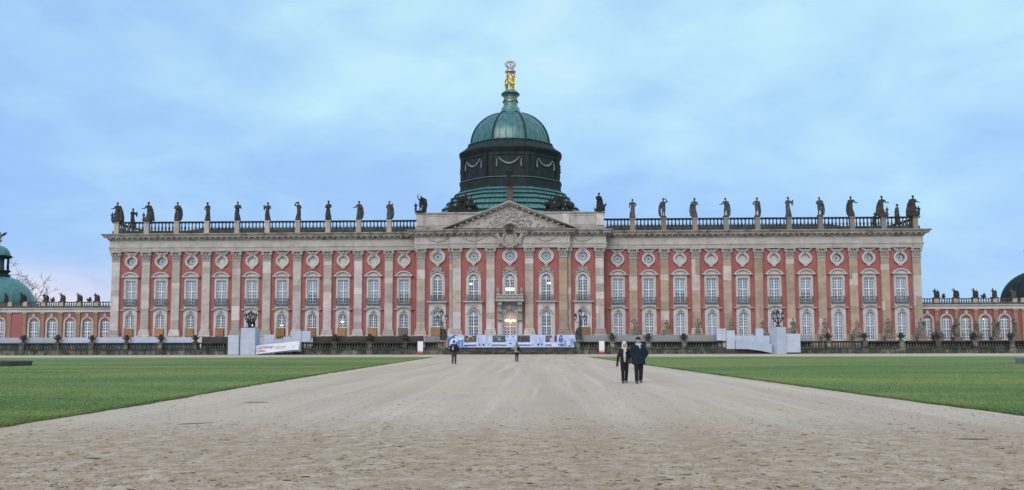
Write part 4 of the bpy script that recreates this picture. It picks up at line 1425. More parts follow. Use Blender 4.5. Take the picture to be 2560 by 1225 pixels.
def grace(z0, h):
    m = MB()
    m.caps((-0.1, 0, 0.05), (-0.13, 0.0, 0.48), 0.075, 0.09); m.caps((0.1, -0.05, 0.05), (0.12, 0, 0.48), 0.075, 0.09)
    m.caps((-0.11, 0, 0.5), (-0.09, 0, 0.95), 0.11, 0.17); m.caps((0.11, 0, 0.5), (0.09, 0, 0.95), 0.11, 0.17)
    m.ell((0, 0, 1.0), (0.25, 0.2, 0.22)); m.caps((0, 0, 1.05), (0, 0, 1.45), 0.19, 0.2); m.ell((0, 0, 1.5), (0.27, 0.17, 0.16))
    m.caps((0, 0, 1.6), (0, 0, 1.75), 0.07, 0.07); m.ell((0, -0.02, 1.88), (0.11, 0.13, 0.16))
    m.caps((-0.26, 0, 1.55), (-0.36, 0, 1.85), 0.08, 0.07); m.caps((-0.36, 0, 1.85), (-0.18, 0.05, 2.22), 0.07, 0.06)
    m.caps((0.26, 0, 1.55), (0.38, -0.08, 1.2), 0.08, 0.07); m.caps((0.38, -0.08, 1.2), (0.2, -0.22, 1.02), 0.07, 0.05)
    m.caps((-0.2, 0.05, 0.9), (0.25, -0.15, 0.75), 0.12, 0.14); m.caps((0.25, -0.15, 0.75), (0.2, -0.1, 0.3), 0.12, 0.08)
    me = remesh(m, 'gilded_figure', 'gilding', 0.045, 1)
    return me


gm_ = grace(0, 1)
FIG = MB().lathe([(1.0, 46.6), (1.0, 46.72), (0.6, 46.76)], DX, DY, 20).build('figure_stand', 'gilding', DOME)
for k in range(3):
    a = -math.pi / 2 + k * 2 * math.pi / 3 + 0.25
    obj('gilded_figure', gm_, FIG, (DX + 0.62 * math.cos(a), DY + 0.62 * math.sin(a), 46.7), a + math.pi / 2, (1.45, 1.45, 1.5))
MB().lathe([(0.15, 49.85), (0.9, 50.0), (1.0, 50.1), (0.98, 50.25), (0.75, 50.45), (0.55, 50.7), (0.5, 50.8)], DX, DY, 24).build('crown_cushion', 'pale_gilding', DOME, 'auto')
m = MB().lathe([(0.5, 50.72), (0.62, 50.74), (0.62, 51.02), (0.5, 51.04)], DX, DY, 20)
CW = m.build('gilded_crown', 'pale_gilding', DOME)
for k in range(8):
    a = k * math.pi / 4
    c, s_ = math.cos(a), math.sin(a)
    MB().tube([(DX + rr * c, DY + rr * s_, z) for rr, z in ((0.6, 51.0), (0.95, 51.35), (1.0, 51.65), (0.75, 51.95), (0.35, 51.98), (0.05, 51.8))], [0.08, 0.085, 0.085, 0.08, 0.07, 0.06], 6).build('crown_arch', 'pale_gilding', CW, True)
MB().ell((DX, DY, 52.05), 0.2, 10, 7).box(DX - 0.05, DX + 0.05, DY - 0.05, DY + 0.05, 52.2, 52.75).box(DX - 0.2, DX + 0.2, DY - 0.045, DY + 0.045, 52.45, 52.56).build('orb', 'pale_gilding', CW)

# ------------------------------------------------------------------ low side wings with their own domes
m = MB(); m.holed(outline('round', 1.08, 1.9, 5.22, 0), [outline('round', 0.78, 1.96, 5.22, 0)], -0.12, 0.4)
m.prism([(-0.2, 6.2), (0.2, 6.2), (0.28, 6.62), (-0.28, 6.62)], -0.24, 0)
m.ell((0, -0.2, 6.72), (0.16, 0.12, 0.14), 8, 5)
MESH['sw'] = m.mesh('window', 'sandstone')
MESH['sw_sash'], MESH['sw_glass'] = sash('round', 0.76, 1.98, 5.22, transoms=(3.75,), rowh=0.55, bar=0.06)
MESH['sw_curt'] = curtain_mesh(0.78, 2.0, 5.9, 0.06)
SWB = MB().lathe([(0.11, 8.05), (0.13, 8.2), (0.07, 8.45), (0.11, 8.6)], 0, 0, 8).mesh('baluster', 'roof_stone_dark', 'auto')


def side_wing(s, xs, pil, label, plaster):
    W = thing('side_wing', label, 'wing building')
    y = 3.0
    a, b = 65.6, 100.0
    X = lambda p, q: (min(s * p, s * q), max(s * p, s * q))
    m = MB(); wall_pieces(m, *X(a, b), y, y + 0.5, 1.0, 7.0, [(s * x, 0.72, [(1.9, 5.6)]) for x in xs])
    m.build('wall', plaster, W)
    MB().box(*X(b, b - 0.4), y + 0.5, 20, 1.0, 7.0).box(*X(a, b), 20, 20.4, 1.0, 7.0).build('end_wall', plaster, W)
    MB().box(*X(a, b - 0.5), y + 2.6, y + 2.7, 1.0, 7.0).build('room_wall', 'room', W)
    for x in xs:
        place(W, (s * x, y, 0), ['sw', 'sw_sash', 'sw_glass', 'sw_curt'])
    for x in pil:
        p = obj('pilaster', UNIT, W, (s * x, y - 0.09, 4.0), scale=(0.62, 0.18, 6.0), color=(0.62, 0.42, 0.35) if s > 0 else (0.60, 0.40, 0.31))
        obj('pilaster_cap', UNIT, W, (s * x, y - 0.13, 6.84), scale=(0.8, 0.3, 0.3), color=(0.68, 0.5, 0.4))
    path = [(s * b, y), (s * a, y)] if s < 0 else [(s * a, y), (s * b, y)]
    MB().sweep([(-0.3, 7.0), (0.2, 7.0), (0.22, 7.3), (0.16, 7.32), (0.16, 7.45), (0.3, 7.5), (0.42, 7.6), (0.42, 7.7), (-0.3, 7.7)], path).build('cornice', 'pale_surround', W)
    MB().sweep([(-0.3, 7.7), (0.1, 7.7), (0.1, 8.05), (-0.3, 8.05)], path).build('parapet', 'roof_stone_dark', W).color = (1.7, 1.6, 1.4, 1)
    B = MB().box(*X(a, b), y - 0.16, y + 0.18, 8.6, 8.74).build('roof_balustrade', 'roof_stone_dark', W)
    B.color = (1.2, 1.15, 1.1, 1)
    for x in pil:
        obj('pier', UNIT, B, (s * x, y, 8.4), scale=(0.72, 0.4, 0.74), color=(0.8, 0.77, 0.70))
    xx = sorted(pil)
    for p, q in zip([a - 0.2] + xx, xx + [b]):
        n_ = min(7, int((q - p - 0.7) / 0.36))
        for k in range(n_):
            obj('baluster', SWB, B, (s * (p + 0.36 + (q - p - 0.72) * (k + 0.5) / n_), y, 0), color=(1.6, 1.55, 1.45))
    MB().box(*X(a, b), y + 0.2, 20, 7.7, 7.9).build('roof', 'dark_copper', W)
    return W


WL = side_wing(-1, [67.9, 70.93, 73.9, 76.94, 80.0, 85.9, 89.0], [69.45, 72.45, 75.45, 78.5, 81.6, 84.2, 87.5, 90.6], 'low brownish wing with arched windows and small green dome, left of palace', 'brown_plaster')
WR = side_wing(1, [67.5, 70.6, 73.7, 76.75, 79.85, 85.2], [69.05, 72.2, 75.3, 78.45, 81.6, 82.9], 'low dull red wing with arched windows and dark dome, right of palace', 'dull_red_plaster')
MB().box(-83.9, -82.0, 2.94, 3.02, 1.9, 6.7).build('red_panel', 'red_plaster', WL)


def small_dome(parent, cx, cy, mat, lantern):
    prof = [(6.15, 7.9), (6.15, 8.4)] + [(6.05 * math.cos(R(a)), 8.4 + 5.6 * math.sin(R(a))) for a in range(4, 76, 6)]
    D = MB().lathe(prof, cx, cy, 40).build('dome', mat, parent, 'auto')
    if not lantern:
        return
    MB().lathe([(1.9, 13.6), (1.9, 14.0), (1.6, 14.2), (1.6, 14.5), (1.9, 14.7), (1.9, 14.9)], cx, cy, 16).build('lantern_base', 'dark_copper', D)
    for k in range(8):
        a = 2 * math.pi * k / 8 + 0.2
        MB().lathe([(0.28, 14.9), (0.2, 15.1), (0.17, 16.9), (0.26, 17.1)], cx + 1.5 * math.cos(a), cy + 1.5 * math.sin(a), 8).build('lantern_column', 'dark_copper', D, 'auto')
    MB().lathe([(0.85, 14.9), (0.8, 16.0), (0.85, 17.1)], cx, cy, 12).build('lantern_core', 'light_patina', D)
    MB().lathe([(1.7, 17.1), (2.05, 17.25), (2.1, 17.5), (1.8, 17.6)], cx, cy, 20).build('lantern_cornice', 'dark_copper', D)
    MB().lathe([(1.75, 17.6)] + [(1.75 * math.cos(R(a)), 17.6 + 1.75 * math.sin(R(a))) for a in range(5, 88, 9)] + [(0.05, 19.4)], cx, cy, 20).build('lantern_cap', 'light_patina', D, 'auto')
    MB().lathe([(0.05, 19.3), (0.05, 20.2)], cx, cy, 8).ell((cx, cy, 20.35), 0.36, 12, 8).build('gilded_ball', 'gilding', D, 'auto')
    m = MB()
    m.ell((cx, cy, 21.1), (0.28, 0.3, 0.5), 8, 6); m.ell((cx + 0.08, cy - 0.1, 21.65), 0.15, 8, 5)
    for q in (-1, 1):
        m.add([(cx + q * 0.15, cy, 21.2), (cx + q * 0.7, cy - 0.05, 21.75), (cx + q * 1.3, cy, 21.85), (cx + q * 1.05, cy + 0.06, 21.45), (cx + q * 0.5, cy + 0.05, 21.05), (cx + q * 0.15, cy + 0.1, 20.9)], [(0, 1, 2, 3), (0, 3, 4, 5), (3, 2, 1, 0), (5, 4, 3, 0)])
    m.build('gilded_eagle', 'garland_lead', D, 'auto')


small_dome(WL, -92.3, 12, 'light_patina', True)
small_dome(WR, 90.9, 12, 'dark_copper', True)


# ------------------------------------------------------------------ statues
def rob(m, r, h=2.6, x=0.0, y=0.0, z=0.0, k=1.0, pose=0, flip=1, dress=True, cape=True):
    """a draped standing figure put together from overlapping pieces (remeshed afterwards)"""
    f = h / 2.6 * k
    P = lambda a, b, c: (x + a * f * flip, y + b * f, z + c * f)
    sway = r.uniform(-0.10, 0.10)
    if dress:
        m.tube([P(0.0, 0, 0.0), P(0.02, 0, 0.35), P(0.04 + sway, 0, 0.9), P(sway, 0, 1.32), P(sway * 0.6, 0, 1.55)], [0.44 * f, 0.38 * f, 0.31 * f, 0.30 * f, 0.22 * f], 12, 0.85)
        for q in range(4):
            a = r.uniform(0, 6.28)
            m.tube([P(0.38 * math.cos(a), 0.32 * math.sin(a), 0.02), P(0.3 * math.cos(a) + sway, 0.26 * math.sin(a), 0.8), P(0.18 * math.cos(a) + sway, 0.16 * math.sin(a), 1.4)], [0.11 * f, 0.09 * f, 0.05 * f], 6)
    else:
        m.caps(P(-0.17, 0, 0.06), P(-0.15, -0.02, 0.68), 0.085 * f, 0.12 * f); m.caps(P(-0.15, -0.02, 0.68), P(-0.1 + sway, 0, 1.3), 0.13 * f, 0.19 * f)
        m.caps(P(0.2, -0.12, 0.06), P(0.2, -0.16, 0.66), 0.085 * f, 0.12 * f); m.caps(P(0.2, -0.16, 0.66), P(0.1 + sway, 0, 1.3), 0.13 * f, 0.19 * f)
        m.ell(P(sway, 0, 1.36), (0.28 * f, 0.22 * f, 0.24 * f))
    m.tube([P(sway, 0, 1.3), P(sway * 0.5, -0.02, 1.7), P(0, -0.02, 2.0), P(0, 0, 2.14)], [0.27 * f, 0.27 * f, 0.31 * f, 0.15 * f], 10, 0.72)
    m.caps(P(0, 0, 2.12), P(0.02, -0.03, 2.28), 0.09 * f, 0.085 * f, 8)
    hx = r.uniform(-0.06, 0.06)
    m.ell(P(hx, -0.05, 2.42), (0.145 * f, 0.17 * f, 0.19 * f)); m.ell(P(hx, 0.06, 2.48), (0.15 * f, 0.15 * f, 0.14 * f))
    L = lambda p, q, w, a, b, c: (m.caps(P(*p), P(*q), a * f, b * f, 8), m.caps(P(*q), P(*w), b * f, c * f, 8))
    if pose == 0:      # hand on hip, other arm down holding cloth
        L((-0.33, 0, 2.0), (-0.58, 0.02, 1.7), (-0.3, -0.1, 1.45), 0.11, 0.09, 0.07); L((0.33, 0, 2.0), (0.42, -0.04, 1.6), (0.4, -0.16, 1.25), 0.11, 0.09, 0.07)
    elif pose == 1:    # one hand held out
        L((-0.33, 0, 2.0), (-0.48, -0.05, 1.68), (-0.85, -0.22, 1.62), 0.11, 0.09, 0.06); L((0.33, 0, 2.0), (0.42, 0.02, 1.62), (0.25, -0.25, 1.5), 0.11, 0.09, 0.07)
    elif pose == 2:    # arms folded over the breast
        L((-0.33, 0, 2.0), (-0.42, -0.14, 1.64), (0.1, -0.32, 1.75), 0.11, 0.09, 0.07); L((0.33, 0, 2.0), (0.44, -0.12, 1.62), (-0.05, -0.34, 1.6), 0.11, 0.09, 0.07)
    elif pose == 3:    # hand raised to the head
        L((-0.33, 0, 2.0), (-0.6, -0.06, 2.12), (-0.25, -0.12, 2.5), 0.11, 0.09, 0.07); L((0.33, 0, 2.0), (0.5, 0, 1.65), (0.3, -0.2, 1.4), 0.11, 0.09, 0.07)
    elif pose == 4:    # arm lifted high
        L((-0.33, 0, 2.0), (-0.55, -0.05, 2.35), (-0.45, -0.1, 2.8), 0.11, 0.09, 0.07); L((0.33, 0, 2.0), (0.5, 0, 1.7), (0.62, -0.15, 1.35), 0.11, 0.09, 0.07)
    else:              # holding an attribute at the side
        L((-0.33, 0, 2.0), (-0.45, -0.05, 1.65), (-0.3, -0.28, 1.5), 0.11, 0.09, 0.07); L((0.33, 0, 2.0), (0.5, -0.06, 1.68), (0.52, -0.22, 1.9), 0.11, 0.09, 0.07)
        m.caps(P(0.5, -0.2, 1.5), P(0.56, -0.2, 2.1), 0.12 * f, 0.10 * f, 8)
    if cape:
        m.tube([P(0.22, 0.12, 2.05), P(0.42, 0.2, 1.5), P(0.5, 0.2, 0.8), P(0.42, 0.16, 0.05)], [0.13 * f, 0.19 * f, 0.20 * f, 0.17 * f], 8)


def statue_mesh(seed, pose, flip=1, dress=True, cape=True, plinth=0.22, h=2.75):
    r = random.Random(seed); m = MB()
    m.lathe([(0.46, 0.0), (0.46, plinth)], 0, 0, 10); m.ell((0, 0, plinth), (0.44, 0.4, 0.14))
    rob(m, r, h, 0, 0, plinth, pose=pose, flip=flip, dress=dress, cape=cape)
    return remesh(m, 'statue', 'statue_stone', 0.055, 1)


def group_mesh(kind, seed, voxel=0.06):
    r = random.Random(seed); m = MB()
    if kind == 'corner':        # tall mantled figure with a seated child
        m.lathe([(0.75, 0), (0.7, 0.3)], 0, 0, 10)
        rob(m, r, 2.85, 0.05, 0, 0.25, pose=1, flip=1)
        m.tube([(0.3, 0.15, 2.5), (0.55, 0.2, 1.7), (0.75, 0.15, 0.8), (0.8, 0.1, 0.05)], [0.22, 0.3, 0.32, 0.3], 9)
        rob(m, r, 1.5, -0.68, -0.1, 0.05, pose=3, flip=-1, dress=False, cape=False)
        m.ell((-0.5, 0, 0.35), (0.4, 0.35, 0.35))
    elif kind == 'mother':
        m.lathe([(0.7, 0), (0.65, 0.25)], 0, 0, 10)
        rob(m, r, 2.85, 0.1, 0, 0.2, pose=1)
        m.tube([(0.3, 0.15, 2.3), (0.6, 0.2, 1.5), (0.8, 0.15, 0.4), (0.95, 0.1, 0.05)], [0.2, 0.26, 0.25, 0.12], 9)
        rob(m, r, 1.35, -0.55, -0.1, 0.1, pose=2, dress=False, cape=False); m.ell((-0.45, 0, 0.3), (0.4, 0.3, 0.3))
    elif kind == 'warrior':     # helmeted figure swinging a sword beside a kneeling one and a cloak
        m.lathe([(0.95, 0), (0.9, 0.25)], 0, 0, 12)
        rob(m, r, 2.5, 0.0, 0, 0.2, pose=4, dress=False)
        m.caps((-0.45, -0.1, 2.9), (0.25, -0.1, 3.0), 0.05, 0.03, 6)
        m.tube([(0.1, 0.2, 2.3), (0.55, 0.3, 2.0), (0.7, 0.25, 1.2), (0.45, 0.15, 0.4)], [0.3, 0.42, 0.36, 0.2], 9)
        rob(m, r, 1.55, -0.8, -0.1, 0.1, pose=1, flip=-1, dress=False, cape=False); rob(m, r, 1.5, 0.8, -0.1, 0.1, pose=0, dress=False, cape=False)
    elif kind == 'seated':      # tall figure with an animal at its knee
        m.lathe([(0.9, 0), (0.85, 0.25)], 0, 0, 12)
        rob(m, r, 2.85, -0.1, 0, 0.2, pose=2); m.ell((0.0, 0.1, 2.95), (0.16, 0.2, 0.16))
        m.tube([(0.1, 0.15, 1.8), (0.5, 0.2, 1.0), (0.75, 0.1, 0.2)], [0.25, 0.3, 0.25], 8)
        m.caps((0.55, -0.1, 0.5), (0.95, -0.1, 1.0), 0.25, 0.14); m.ell((1.02, -0.15, 1.15), (0.17, 0.2, 0.15)); m.caps((-0.5, -0.1, 0.2), (-0.95, -0.1, 0.55), 0.16, 0.06)
    elif kind == 'trophy':      # wide heap: several figures, flags and armour
        m.box(-2.3, 2.3, -0.7, 0.7, 0, 0.3)
        for k, (x, hh, p) in enumerate(((-1.7, 1.7, 4), (-0.75, 2.5, 3), (0.35, 2.55, 1), (1.25, 2.1, 0), (1.95, 1.4, 2))):
            rob(m, r, hh, x, r.uniform(-0.3, 0.3), 0.2, pose=p, flip=1 if k % 2 else -1, dress=k % 2 == 0)
        for k in range(10):
            x = -2.0 + 4.0 * k / 9
            m.ell((x, r.uniform(-0.4, 0.3), r.uniform(0.4, 1.2)), (r.uniform(0.25, 0.5), 0.3, r.uniform(0.25, 0.5)), 8, 6)
        for a, b in (((-1.2, 0.2, 0.8), (-1.9, 0.2, 2.2)), ((0.8, 0.2, 1.0), (1.4, 0.2, 2.7)), ((-0.2, 0.2, 1.2), (-0.1, 0.2, 2.85)), ((1.6, 0.1, 0.6), (2.2, 0.1, 1.6))):
            m.caps(a, b, 0.09, 0.06, 6)
    elif kind == 'sitter':      # seated figure on rocks
        m.lathe([(0.95, 0), (0.9, 0.25), (0.7, 0.7), (0.4, 0.95)], 0, 0, 10)
        for k in range(8):
            a = k * 0.785; m.ell((0.75 * math.cos(a), 0.6 * math.sin(a), 0.3), (0.28, 0.28, 0.28), 8, 6)
        rob(m, r, 1.9, 0.0, 0, 0.75, pose=1, cape=True); m.caps((-0.3, -0.3, 0.9), (-0.45, -0.5, 0.25), 0.2, 0.12); m.caps((0.15, -0.3, 0.9), (0.3, -0.5, 0.25), 0.2, 0.12)
    elif kind == 'small':       # compact roof group of two putti
        m.box(-0.45, 0.45, -0.3, 0.3, 0, 0.12)
        rob(m, r, 1.25, -0.18, 0, 0.1, pose=r.choice((3, 4, 0)), dress=False, cape=False); rob(m, r, 1.05, 0.2, -0.05, 0.1, pose=2, dress=False, cape=True)
        m.ell((0.05, 0, 0.4), (0.38, 0.25, 0.35))
    else:                       # low vase or trophy
        m.ell((0, 0, 0.25), (0.38, 0.25, 0.25)); m.ell((0.1, 0, 0.55), (0.18, 0.18, 0.2)); m.caps((-0.2, 0, 0.3), (-0.4, 0, 0.5), 0.1, 0.06, 6)
    return remesh(m, kind, 'statue_stone', voxel, 1)


def statue(me, loc, label, group, color=(1, 1, 1), scale=1.0, rotz=0.0, cat='statue', name='statue', sz=None):
    return tag(obj(name, me, None, loc, rotz, (scale, scale, sz or scale), color), label, cat, group)


STM = {}
for i, (pz, fl, dr_, cp) in enumerate([(5, 1, True, True), (1, 1, True, True), (2, 1, True, False), (3, 1, True, False), (5, -1, True, False), (2, -1, True, False), (0, 1, True, False), (2, 1, True, True),
                                       (0, -1, True, False), (3, -1, False, True), (2, -1, True, True), (1, 1, False, True), (0, 1, False, True), (5, 1, True, False), (2, 1, False, True), (1, -1, True, True)]):
    STM[i] = statue_mesh(100 + i, pz, fl, dr_, cp)
ORD = ['first', 'second', 'third', 'fourth', 'fifth', 'sixth', 'seventh', 'eighth', 'ninth', 'tenth', 'eleventh', 'twelfth', 'thirteenth', 'fourteenth', 'fifteenth', 'sixteenth']
sr = random.Random(77)
GRP = 'statues along the palace roof'
YR = -0.27
for i in range(8):          # from the dome outwards
    x = WING_P[9 - i]
    v = sr.uniform(0.8, 1.5)
    statue(STM[i], (-x, YR, 21.74), 'dark standing stone statue on left roof balustrade, %s from the dome end' % ORD[i], GRP, (v, v, v * 0.97), sr.uniform(1.03, 1.1), sr.uniform(-0.4, 0.4))
    v = sr.uniform(0.8, 1.7)
    statue(STM[8 + i], (x, YR, 21.74), 'dark standing stone statue on right roof balustrade, %s from the dome end' % ORD[i], GRP, (v, v, v * 0.97), sr.uniform(1.06, 1.13), sr.uniform(-0.4, 0.4))
gc = group_mesh('corner', 1); gmo = group_mesh('mother', 2)
statue(gc, (-64.85, YR, 21.74), 'mantled statue group with child on the far left roof corner', 'corner statue groups on the palace roof', (0.9, 0.9, 0.88), 1.05, 0, 'statue group', 'statue_group')
o = statue(gc, (64.6, YR, 21.74), 'mantled statue group with child on the far right roof corner', 'corner statue groups on the palace roof', (0.8, 0.8, 0.78), 1.08, 0, 'statue group', 'statue_group')
o.scale = (-1.08, 1.08, 1.1)
statue(gmo, (-59.75, YR, 21.74), 'cloaked statue with small child beside left roof corner group', 'mother statues next to the roof corners', (0.9, 0.9, 0.88), 1.08, 0, 'statue group', 'statue_group')
o = statue(gmo, (59.75, YR, 21.74), 'cloaked statue with small child beside right roof corner group', 'mother statues next to the roof corners', (1.0, 1.0, 0.95), 1.1, 0, 'statue group', 'statue_group')
o.scale = (-1.1, 1.1, 1.1)
for x, y, i, lb in ((-65.15, 5.8, 13, 'distant statue seen between the two left roof corner groups'), (65.15, 7.2, 15, 'distant statue seen between the two right roof corner groups'), (65.15, 16.8, 10, 'farthest small statue seen left of the right cloaked roof group')):
    statue(STM[i], (x, y, 21.68), lb, 'statues along the end balustrades', (1, 1, 1), 1.1, 1.2)
gw = group_mesh('warrior', 3); gs = group_mesh('seated', 4); gt = group_mesh('trophy', 5, 0.075); gt2 = group_mesh('trophy', 15, 0.075)
statue(gw, (-14.3, -2.4, 22.57), 'dark sculpture group with raised sword on left end of the attic', 'sculpture groups on the attic', (0.45, 0.45, 0.45), 1.0, 0, 'statue group', 'statue_group')
statue(gs, (14.3, -2.4, 22.57), 'tall dark figure with animal on right end of the attic', 'sculpture groups on the attic', (0.45, 0.45, 0.45), 0.98, 0, 'statue group', 'statue_group')
statue(gt, (-7.6, -2.0, 22.57), 'wide dark war trophy group left of the pediment peak', 'sculpture groups on the attic', (0.42, 0.42, 0.42), 1.05, 0, 'statue group', 'statue_group', sz=1.15)
statue(gt2, (7.8, -2.0, 22.57), 'wide dark war trophy group right of the pediment peak', 'sculpture groups on the attic', (0.42, 0.42, 0.42), 0.97, 0, 'statue group', 'statue_group').scale = (-1.0, 0.97, 1.12)
statue(STM[4], (0, -2.9, 26.42), 'dark statue on tall pedestal at the peak of the pediment', None, (0.4, 0.4, 0.4), 1.12)
# on the side wings
gsm = [group_mesh('small', 30 + k, 0.045) for k in range(4)]; glow = group_mesh('vase', 40, 0.045)
for j, x in enumerate((-69.5, -72.45, -75.35, -78.2)):
    statue(gsm[j], (x, 3.0, 8.77), 'small sculpture group on left wing balustrade, %s out from the palace' % ORD[j], 'sculptures on the left wing roof', (1.0, 0.97, 0.92), 1.12, sr.uniform(-0.5, 0.5), 'statue group', 'statue_group')
for j, x in enumerate((69.15, 72.25, 75.35, 78.4)):
    statue(gsm[3 - j], (x, 3.0, 8.77), 'small sculpture group on right wing balustrade, %s out from the palace' % ORD[j], 'sculptures on the right wing roof', (0.7, 0.68, 0.66), 1.2, sr.uniform(-0.5, 0.5), 'statue group', 'statue_group')
for x, lb in ((-70.75, 'low carved trophy on left wing balustrade nearer the palace'), (-77.0, 'low carved trophy on left wing balustrade nearer the dome'), (70.3, 'low carved trophy on right wing balustrade nearer the palace'), (76.7, 'low carved trophy on right wing balustrade nearer the dome')):
    statue(glow, (x, 3.0, 8.74), lb, 'low trophies on the wing roofs', (0.8, 0.78, 0.75), 1.1, sr.uniform(-0.8, 0.8), 'trophy', 'stone_trophy')
statue(gsm[1], (-82.1, 3.0, 8.77), 'dark sculpture group standing before the right part of the left dome', 'sculptures before the small domes', (0.5, 0.5, 0.5), 1.2, 0.4, 'statue group', 'statue_group')
statue(gsm[2], (-85.0, 3.0, 8.77), 'dark sculpture group standing before the left part of the left dome', 'sculptures before the small domes', (0.5, 0.5, 0.5), 1.2, -0.4, 'statue group', 'statue_group')
statue(gsm[0], (81.4, 3.0, 8.77), 'grey sculpture group standing before the dark right dome', 'sculptures before the small domes', (1.2, 1.2, 1.15), 1.2, 0.1, 'statue group', 'statue_group')
# on pedestals in front of the right half of the facade
gsit = group_mesh('sitter', 50)
PED_M = MB().box(-0.8, 0.8, -0.7, 0.7, 1.0, 1.25).box(-0.68, 0.68, -0.58, 0.58, 1.25, 2.45).box(-0.8, 0.8, -0.7, 0.7, 2.45, 2.62).mesh('stone_pedestal', 'sandstone_block')
for j, x in enumerate((19.75, 24.7, 29.65, 34.8, 39.75, 44.5, 49.45, 54.4, 59.3, 64.3)):
    tag(obj('stone_pedestal', PED_M, None, (x, -2.0, 0), color=(0.45, 0.42, 0.38)), 'weathered pedestal before right facade, %s out from the centre' % ORD[j], 'pedestal', 'pedestals before the right facade')
    sit = j in (1, 4, 7)
    statue(gsit if sit else STM[(j * 5 + 3) % 16], (x, -2.0, 2.62), ('grey-brown seated sandstone figure' if sit else 'grey-brown standing sandstone statue') + ' before right facade, %s out from the centre' % ORD[j], 'garden statues before the right facade', (3.2, 2.75, 2.3), 0.95 if not sit else 1.0, sr.uniform(-0.5, 0.5))
for j, x in enumerate((67.9, 70.9, 73.9, 76.9, 79.9)):
    tag(obj('stone_pedestal', PED_M, None, (x, 0.3, -0.15), color=(0.36, 0.33, 0.30)), 'weathered pedestal before right wing, %s out from the palace' % ORD[j], 'pedestal', 'pedestals before the right wing')
    statue(gsit if j in (0, 2) else STM[(j * 3 + 7) % 16], (x, 0.3, 2.47), 'grey sandstone garden statue before right wing, %s out from the palace' % ORD[j], 'garden statues before the right wing', (2.1, 1.85, 1.6), 0.98, sr.uniform(-0.5, 0.5))

# ------------------------------------------------------------------ terrace balustrade
TB_BAL = MB().lathe([(0.14, 0.84), (0.14, 0.92), (0.09, 0.95), (0.15, 1.10), (0.14, 1.2), (0.075, 1.42), (0.07, 1.5), (0.12, 1.56), (0.13, 1.64)], 0, 0, 9).mesh('baluster', 'mossy_stone', 'auto')
TB_PIER = MB().box(-0.36, 0.36, -0.30, 0.30, 0.80, 1.64).box(-0.44, 0.44, -0.40, 0.38, -0.05, 0.80).box(-0.42, 0.42, -0.36, 0.36, 1.64, 1.88).mesh('pier', 'mossy_stone')
TB_PANEL = MB().box(-0.22, 0.22, -0.33, -0.29, 0.98, 1.5).mesh('pier_panel', 'mossy_stone')
PX = [10.1 + 5.25 * k for k in range(15)]
tr = random.Random(5)


def terrace_balustrade(s, label, skip):
    T = thing('terrace_balustrade', label, 'balustrade', (0, -11.0, 0))
    a, b = PX[0], PX[-1]
    X = lambda p, q: (min(s * p, s * q), max(s * p, s * q))
    x = a + 0.3
    while x < b:
        L = min(tr.uniform(1.0, 1.9), b - x)
        v = tr.uniform(0.6, 1.7); g_ = tr.uniform(0.95, 1.12)
        obj('plinth_stone', UNIT, T, (s * (x + L / 2), tr.uniform(-0.01, 0.01), 0.33), scale=(L - 0.015, 0.62, 0.70), color=(v, v * g_, v * 0.95))
        x += L
    MB().box(*X(a, b), -0.38, 0.34, 0.69, 0.80).box(*X(a, b), -0.30, 0.30, 0.80, 0.85).build('ledge', 'mossy_stone', T).color = (0.7, 0.72, 0.68, 1)
    MB().box(*X(a, b), -0.24, 0.24, 1.64, 1.72).box(*X(a, b), -0.31, 0.31, 1.72, 1.84).build('handrail', 'mossy_stone', T).color = (0.5, 0.5, 0.5, 1)
    for i, p in enumerate(PX):
        v = tr.uniform(0.9, 1.9)
        q = obj('pier', TB_PIER, T, (s * p, 0, 0), color=(v, v, v * 0.93))
        v = tr.uniform(1.2, 3.0)
        obj('pier_panel', TB_PANEL, q, color=(v, v, v * 0.95))
    for i, (p, q) in enumerate(zip(PX, PX[1:])):
        if i in skip:
            continue
        for k in range(11):
            v = tr.uniform(0.6, 1.5)
            obj('baluster', TB_BAL, T, (s * (p + 0.36 + (q - p - 0.72) * (k + 0.5) / 11), 0, 0), color=(v, v, v * 0.95))
    return T


terrace_balustrade(-1, 'dark mossy stone balustrade along the terrace left of the steps', (4, 5))
terrace_balustrade(1, 'dark mossy stone balustrade along the terrace right of the steps', (4, 5))

# broad dark steps in the middle
ST = thing('terrace_steps', 'broad dark stone steps below the printed banner', 'steps', (0.3, -11.0, 0))
for k in range(6):
    z0 = 0.17 * k
    v = tr.uniform(0.65, 1.15)
    n_ = 7
    for q in range(n_):
        xa = -9.7 + 19.4 * q / n_
        v2 = v * tr.uniform(0.85, 1.2)
        obj('step_stone', UNIT, ST, (xa + 9.7 / n_, (-1.9 + 0.32 * k) / 2 + 0.2, z0 + 0.085), scale=(19.4 / n_ - 0.012, 1.9 - 0.32 * k + 0.4, 0.168), color=(v2, v2, v2 * 0.96))
# UNIT carries the light stone; the steps get their own mossy copy
MU = UNIT.copy(); MU.materials.clear(); MU.materials.append(MATS['mossy_stone']); MU.name = 'mossy_block'
for o in col.objects:
    if o.name.startswith('step_stone') or (o.name.startswith('plinth_stone') and o.parent and o.parent.name.startswith('terrace_balustrade')):
        o.data = MU

